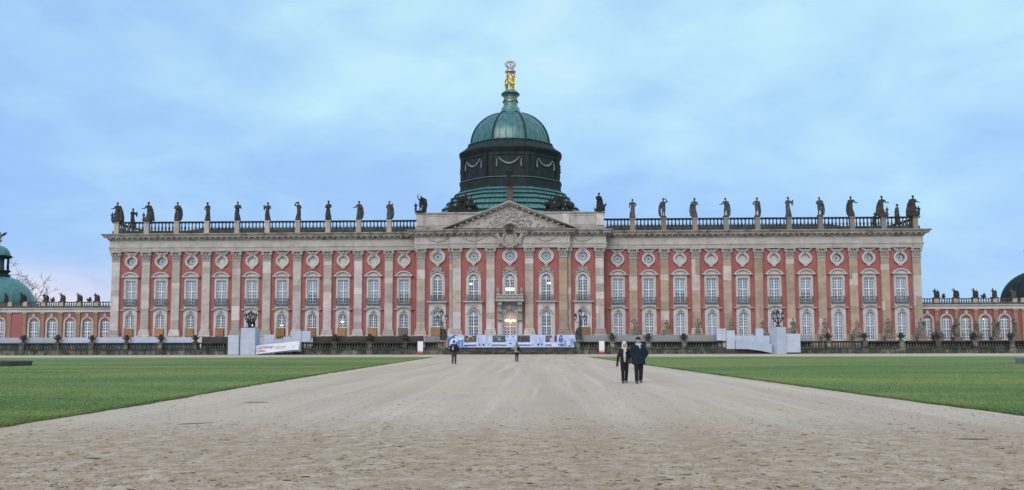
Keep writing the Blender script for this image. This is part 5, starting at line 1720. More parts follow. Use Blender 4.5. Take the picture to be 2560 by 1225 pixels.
# urns on the piers
URN = []
for k in range(3):
    m = MB()
    m.lathe([(0.34, 0.0), (0.34, 0.1), (0.2, 0.16), (0.13, 0.26), (0.2, 0.34), (0.38, 0.56), (0.40, 0.68), (0.30, 0.74), (0.34, 0.80), (0.2, 0.84)], 0, 0, 14)
    for s in (-1, 1):
        m.tube([(s * 0.34, 0, 0.5), (s * 0.55, 0, 0.62), (s * (0.58 + 0.05 * k), 0, 0.84), (s * 0.4, 0, 0.8)], [0.05, 0.06, 0.07, 0.05], 6)
    r = random.Random(k)
    for q in range(7):
        a = r.uniform(0, 6.28); m.ell((0.2 * math.cos(a), 0.2 * math.sin(a), 0.86 + r.uniform(0, 0.18)), (0.13, 0.13, 0.15), 7, 5)
    if k == 1:
        m.ell((0, 0, 1.1), (0.13, 0.13, 0.2), 8, 6)
    URN.append(m.mesh('garden_urn', 'mossy_stone', 'auto'))
ul = [PX[k] for k in (1, 2, 3, 7, 8, 9, 10, 11, 12)]; ur = [PX[k] for k in (1, 2, 3, 7, 8, 9, 10, 11, 12)]
for j, x in enumerate(ul):
    tag(obj('garden_urn', URN[j % 3], None, (-x, -11, 1.88), color=(0.55, 0.55, 0.55)), 'dark stone urn on left terrace balustrade, %s out from the steps' % ORD[j], 'urn', 'urns on the terrace balustrade')
for j, x in enumerate(ur):
    tag(obj('garden_urn', URN[(j + 1) % 3], None, (x, -11, 1.88), color=(0.55, 0.55, 0.55)), 'dark stone urn on right terrace balustrade, %s out from the steps' % ORD[j], 'urn', 'urns on the terrace balustrade')

# screening boards behind the balustrade
def screen(x0, x1, z1, mat, c, label, z0=1.0, y=-10.55, low=False):
    o = MB().box(x0 + 0.02, x1 - 0.02, y, y + 0.05, z0, z1).build('screen_board', mat)
    o.color = (*c, 1)
    tag(o, label, 'screen board', 'screening boards behind the terrace balustrade')
    for x in (x0 + 0.3, x1 - 0.3):
        MB().box(x - 0.04, x + 0.04, y + 0.055, y + 0.12, 1.0, z1 - 0.1).build('batten', 'plywood', o)
    if low:
        MB().box(x0 + 0.02, x1 - 0.02, y - 0.03, y - 0.004, 1.0, 1.78).build('dark_backing', 'dark_board', o)  # dark strip added to darken the gaps between the balusters


ed = [PX[k] for k in range(14, 5, -1)]
cc_ = [(0.78, 0.76, 0.74), (0.78, 0.76, 0.74), (0.78, 0.76, 0.74), (1.0, 1.0, 1.02), (0.98, 0.99, 1.02), (1.02, 1.02, 1.04), (1.0, 1.0, 1.02)]
for j in range(7):
    a, b = -ed[j] + 0.25, -ed[j + 1] - 0.25
    screen(a, b, 2.66, 'grey_board', cc_[j], 'pale %s screening board left of the dark one, %s from the left end' % ('grey' if j < 3 else 'blue-grey', ORD[j]))
screen(-46.1, -41.5, 2.70, 'dark_board', (1, 1, 1), 'dark screening board beside the left grey hoarding')
for j, (a, b) in enumerate(((-29.3, -25.95), (-25.9, -20.7), (-20.65, -15.5), (-15.45, -12.6))):
    screen(a, b, 2.72, 'dark_board', (1.0 + 0.1 * (j % 2), 1, 1), 'dark brown-grey screening board right of the open banner, %s in line' % ORD[j])
screen(-12.55, -10.3, 2.72, 'grey_board', (0.50, 0.46, 0.40), 'mid grey screening board beside the left lantern bearer', low=True)
for j, (a, b) in enumerate(((10.5, 15.3), (15.5, 20.7), (20.8, 25.9), (26.0, 31.6))):
    screen(a, b, 2.80, 'grey_board', (0.56, 0.51, 0.44), 'stone grey screening board right of the steps, %s out from the banner' % ORD[j], low=True)
screen(42.7, 44.6, 2.72, 'grey_board', (0.6, 0.58, 0.55), 'short grey screening board right of the right hoarding', low=True)
for j in range(9, 14):
    a, b = PX[j - 1] + 0.3, PX[j] - 0.3
    screen(a, b, 1.70, 'dark_board', (0.9, 0.9, 0.85), 'low dark sheet added behind the right balusters, %s out from the hoarding' % ORD[j - 9])  # added sheets that keep the baluster gaps dark

# grey plywood hoardings round the ramps, and the tall casings of the lamp pedestals
def hoarding(label, pieces, y=-12.0):
    H = thing('hoarding', label, 'hoarding', (pieces[0][0], y, 0))
    for (xa, xb, za, zc, yo, c) in pieces:
        cuts = [za] + ([za + (zc - za) * 0.58] if zc - za > 1.6 else []) + [zc]
        for z0_, z1_ in zip(cuts, cuts[1:]):        # sheets of ply with open joints
            c2 = c * tr.uniform(0.93, 1.04)
            o = MB().box(xa - pieces[0][0], xb - pieces[0][0] - 0.02, yo, yo + 0.5, z0_, z1_ - 0.015).build('board', 'grey_board', H)
            o.color = (c2, c2, c2, 1)
    return H


hoarding('pale grey plywood hoarding with stepped top round the left ramp', [
    (-41.46, -39.84, 0.05, 2.95, -0.3, 0.98), (-39.84, -39.2, 0.1, 2.1, 0.1, 0.9), (-37.2, -36.15, 0.1, 2.1, 0.1, 0.9), (-36.15, -34.59, 0.1, 3.0, 0.05, 0.95),
    (-34.59, -33.35, 0.3, 2.32, 0.08, 0.92), (-33.35, -32.0, 0.4, 2.64, 0.06, 0.96), (-32.0, -30.68, 0.5, 3.56, 0.0, 1.0), (-30.66, -29.28, 1.95, 3.54, 0.12, 0.93)])
HR = hoarding('pale grey plywood hoarding with stepped top round the right ramp', [
    (30.51, 31.87, 1.95, 3.70, 0.15, 1.0), (31.87, 33.06, 0.72, 3.42, -0.1, 1.03), (33.06, 36.12, 0.85, 2.68, 0.0, 1.0), (36.12, 37.22, 0.8, 3.70, -0.04, 1.0),
    (37.22, 38.11, 0.7, 2.66, 0.03, 0.98), (40.45, 42.5, 0.2, 2.92, -0.1, 0.98)])
# sloping skirt of the right ramp
m = MB(); pts_t = [(33.06 - 30.51, 1.95), (34.8 - 30.51, 1.85), (36.5 - 30.51, 1.62), (38.2 - 30.51, 1.42)]; pts_b = [(33.06 - 30.51, 0.72), (34.8 - 30.51, 0.70), (36.5 - 30.51, 0.48), (38.2 - 30.51, 0.12)]
m.band(pts_t, pts_b, -0.75, -0.15); o = m.build('ramp_skirt', 'grey_board', HR); o.color = (0.86, 0.88, 0.88, 1)
m = MB(); m.box(0.0, 7.6, -0.12, -0.02, -0.0, 0.66); m.build('painted_shadow', 'dark_board', HR)  # solid dark strip painted as the shade under the raised boards
for x, w, label, rz in ((-38.22, 2.12, 'tall grey plywood casing under the left candelabrum', 0.0), (39.28, 1.95, 'tall grey plywood casing under the right candelabrum', 0.42)):
    C_ = thing('pedestal_casing', label, 'casing', (x, -12.1, 0), rz)
    h = 4.0 if x < 0 else 3.92
    w2 = w / 2 if rz == 0 else 0.80
    MB().box(-w2, w2, -w2, -w2 + 0.03, 0.02, 2.43).build('board', 'grey_board', C_).color = (0.96, 0.97, 0.97, 1)
    MB().box(-w2, w2, -w2, -w2 + 0.03, 2.445, h).build('board', 'grey_board', C_).color = (0.92, 0.93, 0.94, 1)
    MB().box(w2 - 0.03, w2, -w2 + 0.032, w2, 0.02, h).build('board', 'grey_board', C_).color = (1.06, 1.06, 1.08, 1)
    MB().box(-w2, -w2 + 0.03, -w2 + 0.032, w2, 0.02, h).build('board', 'grey_board', C_).color = (0.95, 0.95, 0.96, 1)
    MB().box(-w2 + 0.032, w2 - 0.032, w2 - 0.03, w2, 0.02, h).build('board', 'grey_board', C_)
    MB().box(-w2 - 0.03, w2 + 0.03, -w2 - 0.03, w2 + 0.03, h, h + 0.05).build('lid', 'dark_board', C_)

# white banner with lettering on the left hoarding
BN = thing('open_banner', 'white banner reading GEÖFFNET OPEN with arrow on left hoarding', 'banner', (-37.0, -12.75, 0))
bx = lambda p: (p[0] + 37.0, p[1])
poly = [bx(p) for p in ((-37.15, 0.06), (-36.6, 0.18), (-31.74, 0.73), (-30.73, 0.75), (-30.73, 1.98), (-31.51, 1.98), (-36.6, 1.42), (-37.62, 1.33), (-37.35, 1.0), (-37.0, 0.86), (-37.12, 0.45))]
MB().prism(poly, 0.0, 0.02).build('sheet', 'sign_white', BN)
for x in (0.2, 2.2, 4.2, 5.9):
    MB().box(x - 0.02, x + 0.02, 0.03, 0.07, 0.0, 1.2).build('stay', 'iron', BN)


def text(s, size, x, z, mat, parent, slope=0.0, y=-0.004, name='lettering', bold=0.0, sx=1.0):
    c = bpy.data.curves.new('t', 'FONT'); c.body = s; c.size = size; c.extrude = 0.002; c.offset = bold
    o = bpy.data.objects.new('t', c); col.objects.link(o)
    dg = bpy.context.evaluated_depsgraph_get(); dg.update()
    me = bpy.data.meshes.new_from_object(o.evaluated_get(dg), depsgraph=dg)
    bpy.data.objects.remove(o)
    me.materials.clear(); me.materials.append(MATS[mat]); me.name = name
    q = obj(name, me, parent, (x, y, z)); q.rotation_euler = (math.pi / 2, -slope, 0); q.scale = (sx, 1, 1)
    return q


text('GEÖFFNET', 0.52, 0.10, 0.84, 'ink_purple', BN, 0.06, bold=0.012)
text('OPEN', 0.50, 0.05, 0.34, 'ink_purple', BN, 0.06, bold=0.012)
r = random.Random(2)
m = MB()
for z, ww in ((1.16, 0.06), (0.94, 0.035)):         # two lines of small print, too fine to read
    x = 2.75
    while x < 4.3:
        L = r.uniform(0.12, 0.3)
        hh = (0.06 if x < 3.35 else 0.04) if ww > 0.05 else 0.035
        m.box(x, min(x + L, 4.35), -0.004, -0.001, z + (x - 2.75) * 0.05 - hh, z + (x - 2.75) * 0.05 + hh); x += L + 0.06
o = m.build('small_print', 'ink_grey', BN); o['kind'] = 'stuff'
m = MB(); m.box(5.35, 5.72, -0.004, -0.001, 1.19, 1.225); m.prism([(5.24, 1.207), (5.40, 1.06), (5.44, 1.09), (5.31, 1.207), (5.44, 1.325), (5.40, 1.355)], -0.004, -0.001)
m.build('arrow', 'ink_grey', BN)

# long printed banner across the head of the steps: photographs of painted and white-and-blue rooms
def printed_banner():
    x0, x1, z0, z1 = -9.05, 10.1, 1.05, 2.83
    nx, nz = 384, 36
    U_, V_ = np.meshgrid((np.arange(nx) + 0.5) / nx, (np.arange(nz) + 0.5) / nz)
    r = np.random.default_rng(4)
    img = np.zeros((nz, nx, 3)) + np.array([0.50, 0.59, 0.84])

    def low(n1, n2, seed):
        g_ = np.random.default_rng(seed).random((n2 + 1, n1 + 1))
        xi = U_ * n1; zi = V_ * n2
        a = np.clip(xi.astype(int), 0, n1 - 1); b = np.clip(zi.astype(int), 0, n2 - 1); fx = xi - a; fz = zi - b
        return g_[b, a] * (1 - fx) * (1 - fz) + g_[b, a + 1] * fx * (1 - fz) + g_[b + 1, a] * (1 - fx) * fz + g_[b + 1, a + 1] * fx * fz
    t = low(60, 5, 1)[..., None]
    img = img * (0.78 + 0.34 * t) + 0.03 * low(120, 10, 2)[..., None]

    def rect(a, b, c, d, colr, k=1.0):
        q = (U_ >= a) & (U_ < b) & (V_ >= c) & (V_ < d)
        img[q] = img[q] * (1 - k) + np.array(colr) * k
        return q

    def oval(cx, cz, rx, rz, colr, k=1.0):
        q = ((U_ - cx) / rx) ** 2 + ((V_ - cz) / rz) ** 2 < 1
        img[q] = img[q] * (1 - k) + np.array(colr) * k
    D = lambda b: (b - 1119) / 322.0       # from the banner's left edge
    # curved blue-white cover at the left with folds
    oval(D(1150), 0.30, 0.095, 0.78, (0.02, 0.05, 0.17)); oval(D(1152), 0.28, 0.088, 0.72, (0.48, 0.62, 0.88)); oval(D(1156), 0.05, 0.06, 0.55, (0.04, 0.10, 0.32)); oval(D(1158), 0.0, 0.05, 0.5, (0.42, 0.52, 0.82))
    rect(0, D(1122), 0, 1, (0.10, 0.14, 0.2)); rect(D(1144), D(1162), 0, 1, (0.30, 0.45, 0.78), 0.55)
    for a in (1147, 1154):
        rect(D(a), D(a + 4), 0, 0.72, (0.05, 0.12, 0.34), 0.85)
    oval(D(1152), 0.72, 0.02, 0.12, (0.60, 0.68, 0.92)); oval(D(1134), 0.62, 0.02, 0.2, (0.55, 0.70, 0.92)); oval(D(1131), 0.8, 0.025, 0.08, (0.05, 0.11, 0.25))
    # paintings
    for a, b, colr in ((1162, 1192, (0.06, 0.045, 0.04)), (1232, 1264, (0.035, 0.045, 0.06)), (1293, 1325, (0.022, 0.026, 0.04)), (1364, 1377, (0.05, 0.035, 0.04)), (1386, 1392, (0.05, 0.035, 0.04))):
        q = rect(D(a), D(b), 0.42, 0.97, colr)
        n_ = low(170, 16, a)
        img[q] += (np.clip(n_ - 0.45, 0, 1) * 0.32)[q][:, None] * np.array([1.0, 0.82, 0.75])
    oval(D(1170), 0.68, 0.014, 0.13, (0.30, 0.24, 0.22), 0.7); oval(D(1184), 0.75, 0.014, 0.12, (0.18, 0.17, 0.09), 0.8); oval(D(1176), 0.90, 0.016, 0.06, (0.50, 0.50, 0.60), 0.9)
    oval(D(1249), 0.66, 0.012, 0.12, (0.34, 0.35, 0.36), 0.8); oval(D(1246), 0.86, 0.03, 0.10, (0.15, 0.17, 0.2), 0.7)
    # dado, skirting and furniture shadows
    for a, b in ((1162, 1192), (1230, 1266), (1293, 1327), (1364, 1378)):
        rect(D(a), D(b), 0.23, 0.36, (0.62, 0.70, 0.95), 0.9); rect(D(a), D(b), 0.10, 0.22, (0.02, 0.07, 0.20), 0.92)
    rect(D(1160), D(1192), 0.02, 0.16, (0.03, 0.10, 0.24), 0.7)
    rect(0.16, 0.80, 0.0, 0.085, (0.55, 0.66, 0.92), 0.75)
    for a, w in ((1199, 3), (1207, 5), (1222, 2), (1330, 2), (1344, 5), (1353, 3)):
        rect(D(a), D(a + w), 0.10, 0.30, (0.012, 0.022, 0.075), 0.95)
    for a in (1196, 1204, 1215, 1219, 1337, 1341, 1350, 1356):
        rect(D(a), D(a + 1.6), 0.12, 0.95, (0.20, 0.28, 0.58), 0.6)
    for a in (1196, 1348):
        rect(D(a), D(a + 6), 0.25, 0.55, (0.22, 0.42, 0.62), 0.5); oval(D(a + 1), 0.70, 0.008, 0.07, (0.22, 0.26, 0.6), 0.8)
    for a in (1270, 1283, 1267, 1287):
        oval(D(a), 0.88 if a in (1270, 1283) else 0.55, 0.006, 0.06, (0.10, 0.15, 0.38), 0.85)
    oval(D(1277), 0.30, 0.012, 0.04, (0.015, 0.06, 0.11)); oval(D(1277), 0.56, 0.02, 0.04, (0.22, 0.30, 0.62), 0.7)
    # people at work on the right
    oval(D(1380), 0.62, 0.02, 0.22, (0.42, 0.43, 0.56)); oval(D(1378), 0.86, 0.011, 0.10, (0.05, 0.07, 0.18)); oval(D(1381), 0.80, 0.008, 0.07, (0.52, 0.42, 0.42))
    oval(D(1402), 0.60, 0.020, 0.24, (0.05, 0.15, 0.50)); oval(D(1402), 0.86, 0.013, 0.11, (0.04, 0.06, 0.15)); oval(D(1402), 0.80, 0.008, 0.06, (0.45, 0.38, 0.42))
    rect(D(1380), D(1395), 0.02, 0.32, (0.66, 0.70, 0.92), 0.85); rect(D(1395), D(1409), 0.06, 0.27, (0.10, 0.09, 0.12), 0.9); rect(D(1397), D(1400), 0.04, 0.2, (0.6, 0.62, 0.78)); rect(D(1410), D(1416), 0.05, 0.6, (0.10, 0.26, 0.44), 0.75)
    oval(D(1430), 0.42, 0.016, 0.3, (0.14, 0.28, 0.66), 0.8); rect(D(1420), D(1428), 0.02, 0.14, (0.03, 0.08, 0.17)); rect(D(1416), D(1441), 0, 0.06, (0.55, 0.58, 0.85), 0.6)
    img = np.clip(img * (0.92 + 0.16 * r.random((nz, nx, 1))), 0.005, 0.9)
    vs = []; fs = []
    for j in range(nz + 1):
        for i in range(nx + 1):
            u = i / nx; v = j / nz
            y = 0.02 * math.sin(u * 55) * (1 - v) + 0.012 * math.sin(u * 23 + 1)
            sag = 0.03 * math.sin(u * 38) * (1 if v > 0.5 else 0.6)
            vs.append((x0 + (x1 - x0) * u, y, z0 + (z1 - z0) * v + sag * abs(v - 0.5)))
    for j in range(nz):
        for i in range(nx):
            a = j * (nx + 1) + i
            fs.append((a, a + 1, a + nx + 2, a + nx + 1))
    me = bpy.data.meshes.new('printed_banner'); me.from_pydata(vs, [], fs)
    ca = me.color_attributes.new('print', 'FLOAT_COLOR', 'CORNER')
    cols_ = np.ones((nz * nx, 4, 4)); cols_[:, :, :3] = img.reshape(-1, 3)[:, None, :]
    ca.data.foreach_set('color', cols_.reshape(-1))
    me.materials.append(MATS['printed_sheet'])
    o = tag(obj('printed_banner', me, None, (0, -11.05, 0)), 'long blue and white printed banner of palace rooms above the steps', 'banner')
    for k in range(9):
        x = x0 + 0.2 + (x1 - x0 - 0.4) * k / 8
        MB().box(x - 0.03, x + 0.03, 0.06, 0.12, 1.0, 2.8).build('post', 'iron', o)


printed_banner()

# two upright signs on the gravel
for x, label in ((-12.84, 'white upright notice panel with red foot left of the steps'), (13.68, 'white upright notice panel with red foot right of the steps')):
    S = thing('notice_panel', label, 'sign', (x, -12.6, 0), group='notice panels beside the steps')
    MB().box(-0.39, 0.39, 0, 0.06, 0.55, 1.94).build('panel', 'sign_white', S)
    MB().box(-0.40, 0.40, -0.005, 0.065, 0.06, 0.55).build('foot_panel', 'sign_red', S)
    MB().box(-0.40, 0.40, -0.005, 0.065, 1.94, 2.0).build('header', 'sign_red', S)
    m = MB(); r = random.Random(1)
    for k in range(7):
        a = -0.33 + 0.1 * k
        m.prism([(a, 0.40), (a + 0.06, 0.32 + r.uniform(0, 0.1)), (a + 0.1, 0.46), (a + 0.04, 0.52)], -0.010, -0.006)
    q = m.build('pattern', 'sign_white', S); q['kind'] = 'stuff'
    MB().box(-0.42, 0.42, -0.12, 0.18, 0.0, 0.06).build('base', 'iron', S)

# plywood boxes before the left ground-floor windows
bd = [(-62.32, 1.5), (-57.3, 1.42), (-52.29, 1.42), (-47.32, 1.36), (-42.1, 1.4), (-37.36, 1.38), (-32.3, 1.42), (-27.34, 1.45), (-22.37, 1.48), (-17.43, 1.45)]
for j, (x, w) in enumerate(reversed(bd)):
    o = MB().box(-w / 2, w / 2, -0.1, 0.02, 2.92, 4.2).build('plywood_cover', 'plywood', None, False, (x, -0.34, 0))
    v = tr.uniform(0.75, 1.2)
    o.color = (v, v, v, 1) if j else (0.5, 0.85, 1.6, 1)
    tag(o, 'brown plywood cover under left ground-floor window, %s from the middle block' % ORD[j] if j else 'grey-blue cover under the left ground-floor window next to the middle block', 'plywood cover', 'plywood covers under the left windows')
    for q in (-1, 1):
        MB().box(q * (w / 2 - 0.1) - 0.05, q * (w / 2 - 0.1) + 0.05, -0.06, 0.0, 1.0, 2.92).build('leg', 'plywood', o)
for x, lb in ((-11.83, 'left'), (11.9, 'right')):
    o = MB().box(-0.75, 0.75, -0.1, 0.02, 2.85, 4.15).build('plywood_cover', 'plywood', None, False, (x, YS - 0.34, 0))
    o.color = (1, 1, 1, 1) if lb == 'left' else (0.7, 0.75, 0.8, 1)
    tag(o, 'brown plywood cover under the window beside the %s lantern bearer' % lb, 'plywood cover', 'plywood covers under the left windows')
    for q in (-1, 1):
        MB().box(q * 0.65 - 0.05, q * 0.65 + 0.05, -0.06, 0.0, 1.0, 2.85).build('leg', 'plywood', o)


# ------------------------------------------------------------------ lanterns and candelabra
def lantern_parts(parent, x, y, z, k=1.0):
    m = MB()
    m.lathe([(0.05 * k, z), (0.14 * k, z + 0.06 * k), (0.15 * k, z + 0.1 * k)], x, y, 8)
    for i in range(6):
        a = i * math.pi / 3
        m.tube([(x + 0.15 * k * math.cos(a), y + 0.15 * k * math.sin(a), z + 0.1 * k), (x + 0.25 * k * math.cos(a), y + 0.25 * k * math.sin(a), z + 0.58 * k)], 0.018 * k, 4)
    m.lathe([(0.27 * k, z + 0.56 * k), (0.30 * k, z + 0.62 * k), (0.22 * k, z + 0.74 * k), (0.10 * k, z + 0.82 * k), (0.09 * k, z + 0.92 * k), (0.12 * k, z + 0.95 * k), (0.03 * k, z + 1.05 * k)], x, y, 10)
    f = m.build('lantern', 'bronze_black', parent)
    MB().lathe([(0.13 * k, z + 0.1 * k), (0.22 * k, z + 0.56 * k)], x, y, 6, caps=True).build('lantern_glass', 'lantern_glass', f)


def candelabrum(x, z, label, bulky):
    C_ = thing('candelabrum', label, 'candelabrum', (x, -12.1, z), group='bronze candelabra on the casings')
    m = MB().lathe([(0.42, 0.0), (0.42, 0.08), (0.2, 0.16), (0.13, 0.3), (0.17, 0.5), (0.12, 0.7), (0.10, 1.3), (0.14, 1.6), (0.05, 1.75)], 0, 0, 12)
    m.build('stem', 'bronze_black', C_, 'auto')
    for i in range(6):
        a = i * math.pi / 3 + 0.3
        c, s_ = math.cos(a), math.sin(a)
        MB().tube([(0.08 * c, 0.08 * s_, 0.45), (0.38 * c, 0.38 * s_, 0.62), (0.66 * c, 0.66 * s_, 1.0), (0.72 * c, 0.72 * s_, 1.28)], [0.06, 0.07, 0.06, 0.05], 6).ell((0.5 * c, 0.5 * s_, 0.85), (0.12, 0.12, 0.14), 7, 5).build('arm', 'bronze_black', C_, 'auto')
        lantern_parts(C_, 0.74 * c, 0.74 * s_, 1.26, 0.92)
    lantern_parts(C_, 0, 0, 1.5, 0.98)
    MB().lathe([(0.80, 1.1), (0.84, 1.15), (0.80, 1.2), (0.76, 1.15)], 0, 0, 20, caps=False).build('ring', 'bronze_black', C_)
    if bulky:
        r = random.Random(6)
        for k in range(3):
            a = -1.57 + k * 2.09
            m = MB(); rob(m, r, 1.15, 0.38 * math.cos(a), 0.38 * math.sin(a), 0.08, pose=4, dress=False, cape=True)
            obj('putto', remesh(m, 'putto', 'bronze_black', 0.04, 1), C_)


candelabrum(-38.2, 4.05, 'black bronze candelabrum with cherubs and lanterns on the left casing', True)
candelabrum(39.35, 3.97, 'black bronze candelabrum with clustered lanterns on the right casing', False)


def lantern_bearer(x, s, label):
    C_ = thing('lantern_bearer', label, 'lamp', (x, -11.2, 1.88), group='lantern bearers beside the steps')
    r = random.Random(3)
    MB().box(-0.5, 0.5, -0.35, 0.35, 0, 0.22).build('plinth', 'mossy_stone', C_).color = (3.2, 3.2, 3.1, 1)
    m = MB(); rob(m, r, 2.15, 0.12 * s, 0, 0.2, pose=0, flip=s, dress=True)
    obj('figure', remesh(m, 'figure', 'statue_stone', 0.05, 1), C_, color=(1.1, 1.1, 1.0))
    MB().tube([(-0.22 * s, -0.25, 0.2), (-0.2 * s, -0.25, 1.4), (-0.16 * s, -0.22, 2.7), (-0.1 * s, -0.2, 3.9)], [0.09, 0.07, 0.08, 0.05], 8).build('post', 'bronze_black', C_, 'auto')
    m = MB(); rob(m, r, 0.9, -0.1 * s, -0.2, 2.35, pose=4, flip=s, dress=False, cape=True)
    obj('putto', remesh(m, 'putto', 'statue_stone', 0.035, 1), C_, color=(3.0, 3.0, 3.1))
    for dx, dz in ((0.62, 3.15), (-0.72, 3.05)):
        MB().tube([(-0.1 * s, -0.2, 2.9), (dx * s * 0.6, -0.2, 2.75), (dx * s, -0.2, 2.95), (dx * s, -0.2, dz)], 0.04, 6).build('arm', 'bronze_black', C_, True)
        lantern_parts(C_, dx * s, -0.2, dz, 0.95)
    lantern_parts(C_, -0.1 * s, -0.2, 3.75, 1.05)


lantern_bearer(-9.75, 1, 'statue bearing black lanterns on balustrade end left of banner')
lantern_bearer(10.55, -1, 'statue bearing black lanterns on balustrade end right of banner')


# ------------------------------------------------------------------ lamps lit inside the palace
def lamp(x, y, z, bulbs, label, mat='lamp_warm', r_=0.16, hang=1.2):
    L = thing('chandelier', label, 'lamp', (x, y, z))
    MB().tube([(0, 0, 0.1), (0, 0, hang)], 0.025, 6).build('rod', 'iron', L)
    for (a, b, c) in bulbs:
        MB().ell((a, b, c), (r_, r_, r_ * 0.9), 10, 7).build('bulb', mat, L, True)
        MB().tube([(0, 0, 0.1), (a * 0.6, b * 0.6, c - r_ * 0.6), (a, b, c - r_ * 0.9)], 0.02, 5).build('arm', 'iron', L)


ring = lambda n_, rr, z=0.0: [(rr * math.cos(2 * math.pi * k / n_), rr * math.sin(2 * math.pi * k / n_), z) for k in range(n_)]
lamp(-0.05, YM + 1.3, 10.25, ring(8, 0.5), 'glowing chandelier behind the tall window over the balcony', 'lamp_warm', 0.2)
lamp(0.0, YM + 1.9, 5.2, ring(6, 0.7, 0.1) + [(0, 0, -0.1)], 'bright warm chandelier inside the glazed portal door', 'lamp_warm', 0.16, 1.5)
lamp(-6.3, YM + 1.0, 11.1, ring(3, 0.15), 'small warm lamp behind the upper window left of the balcony', 'lamp_soft', 0.10)
lamp(6.2, YM + 1.0, 11.15, ring(3, 0.18), 'small warm lamp behind the upper window right of the balcony', 'lamp_soft', 0.13)
lamp(-42.6, 0.9, 4.7, ring(3, 0.2), 'small warm lamp behind the window left of the left candelabrum', 'lamp_soft', 0.14)
lamp(-37.5, 0.9, 4.65, ring(3, 0.14), 'dim lamp behind ground-floor window right of the left candelabrum', 'lamp_soft', 0.09)
lamp(-27.55, 0.9, 5.2, ring(3, 0.2), 'warm lamp behind ground-floor window third from the middle block', 'lamp_soft', 0.13)
lamp(47.3, 0.9, 11.0, ring(3, 0.2), 'small lamp behind an upper window of the right half', 'lamp_soft', 0.09)
lamp(76.6, 4.2, 5.4, ring(5, 0.4), 'bright hanging lamp behind an arched window of right wing', 'lamp_white', 0.17, 0.8)


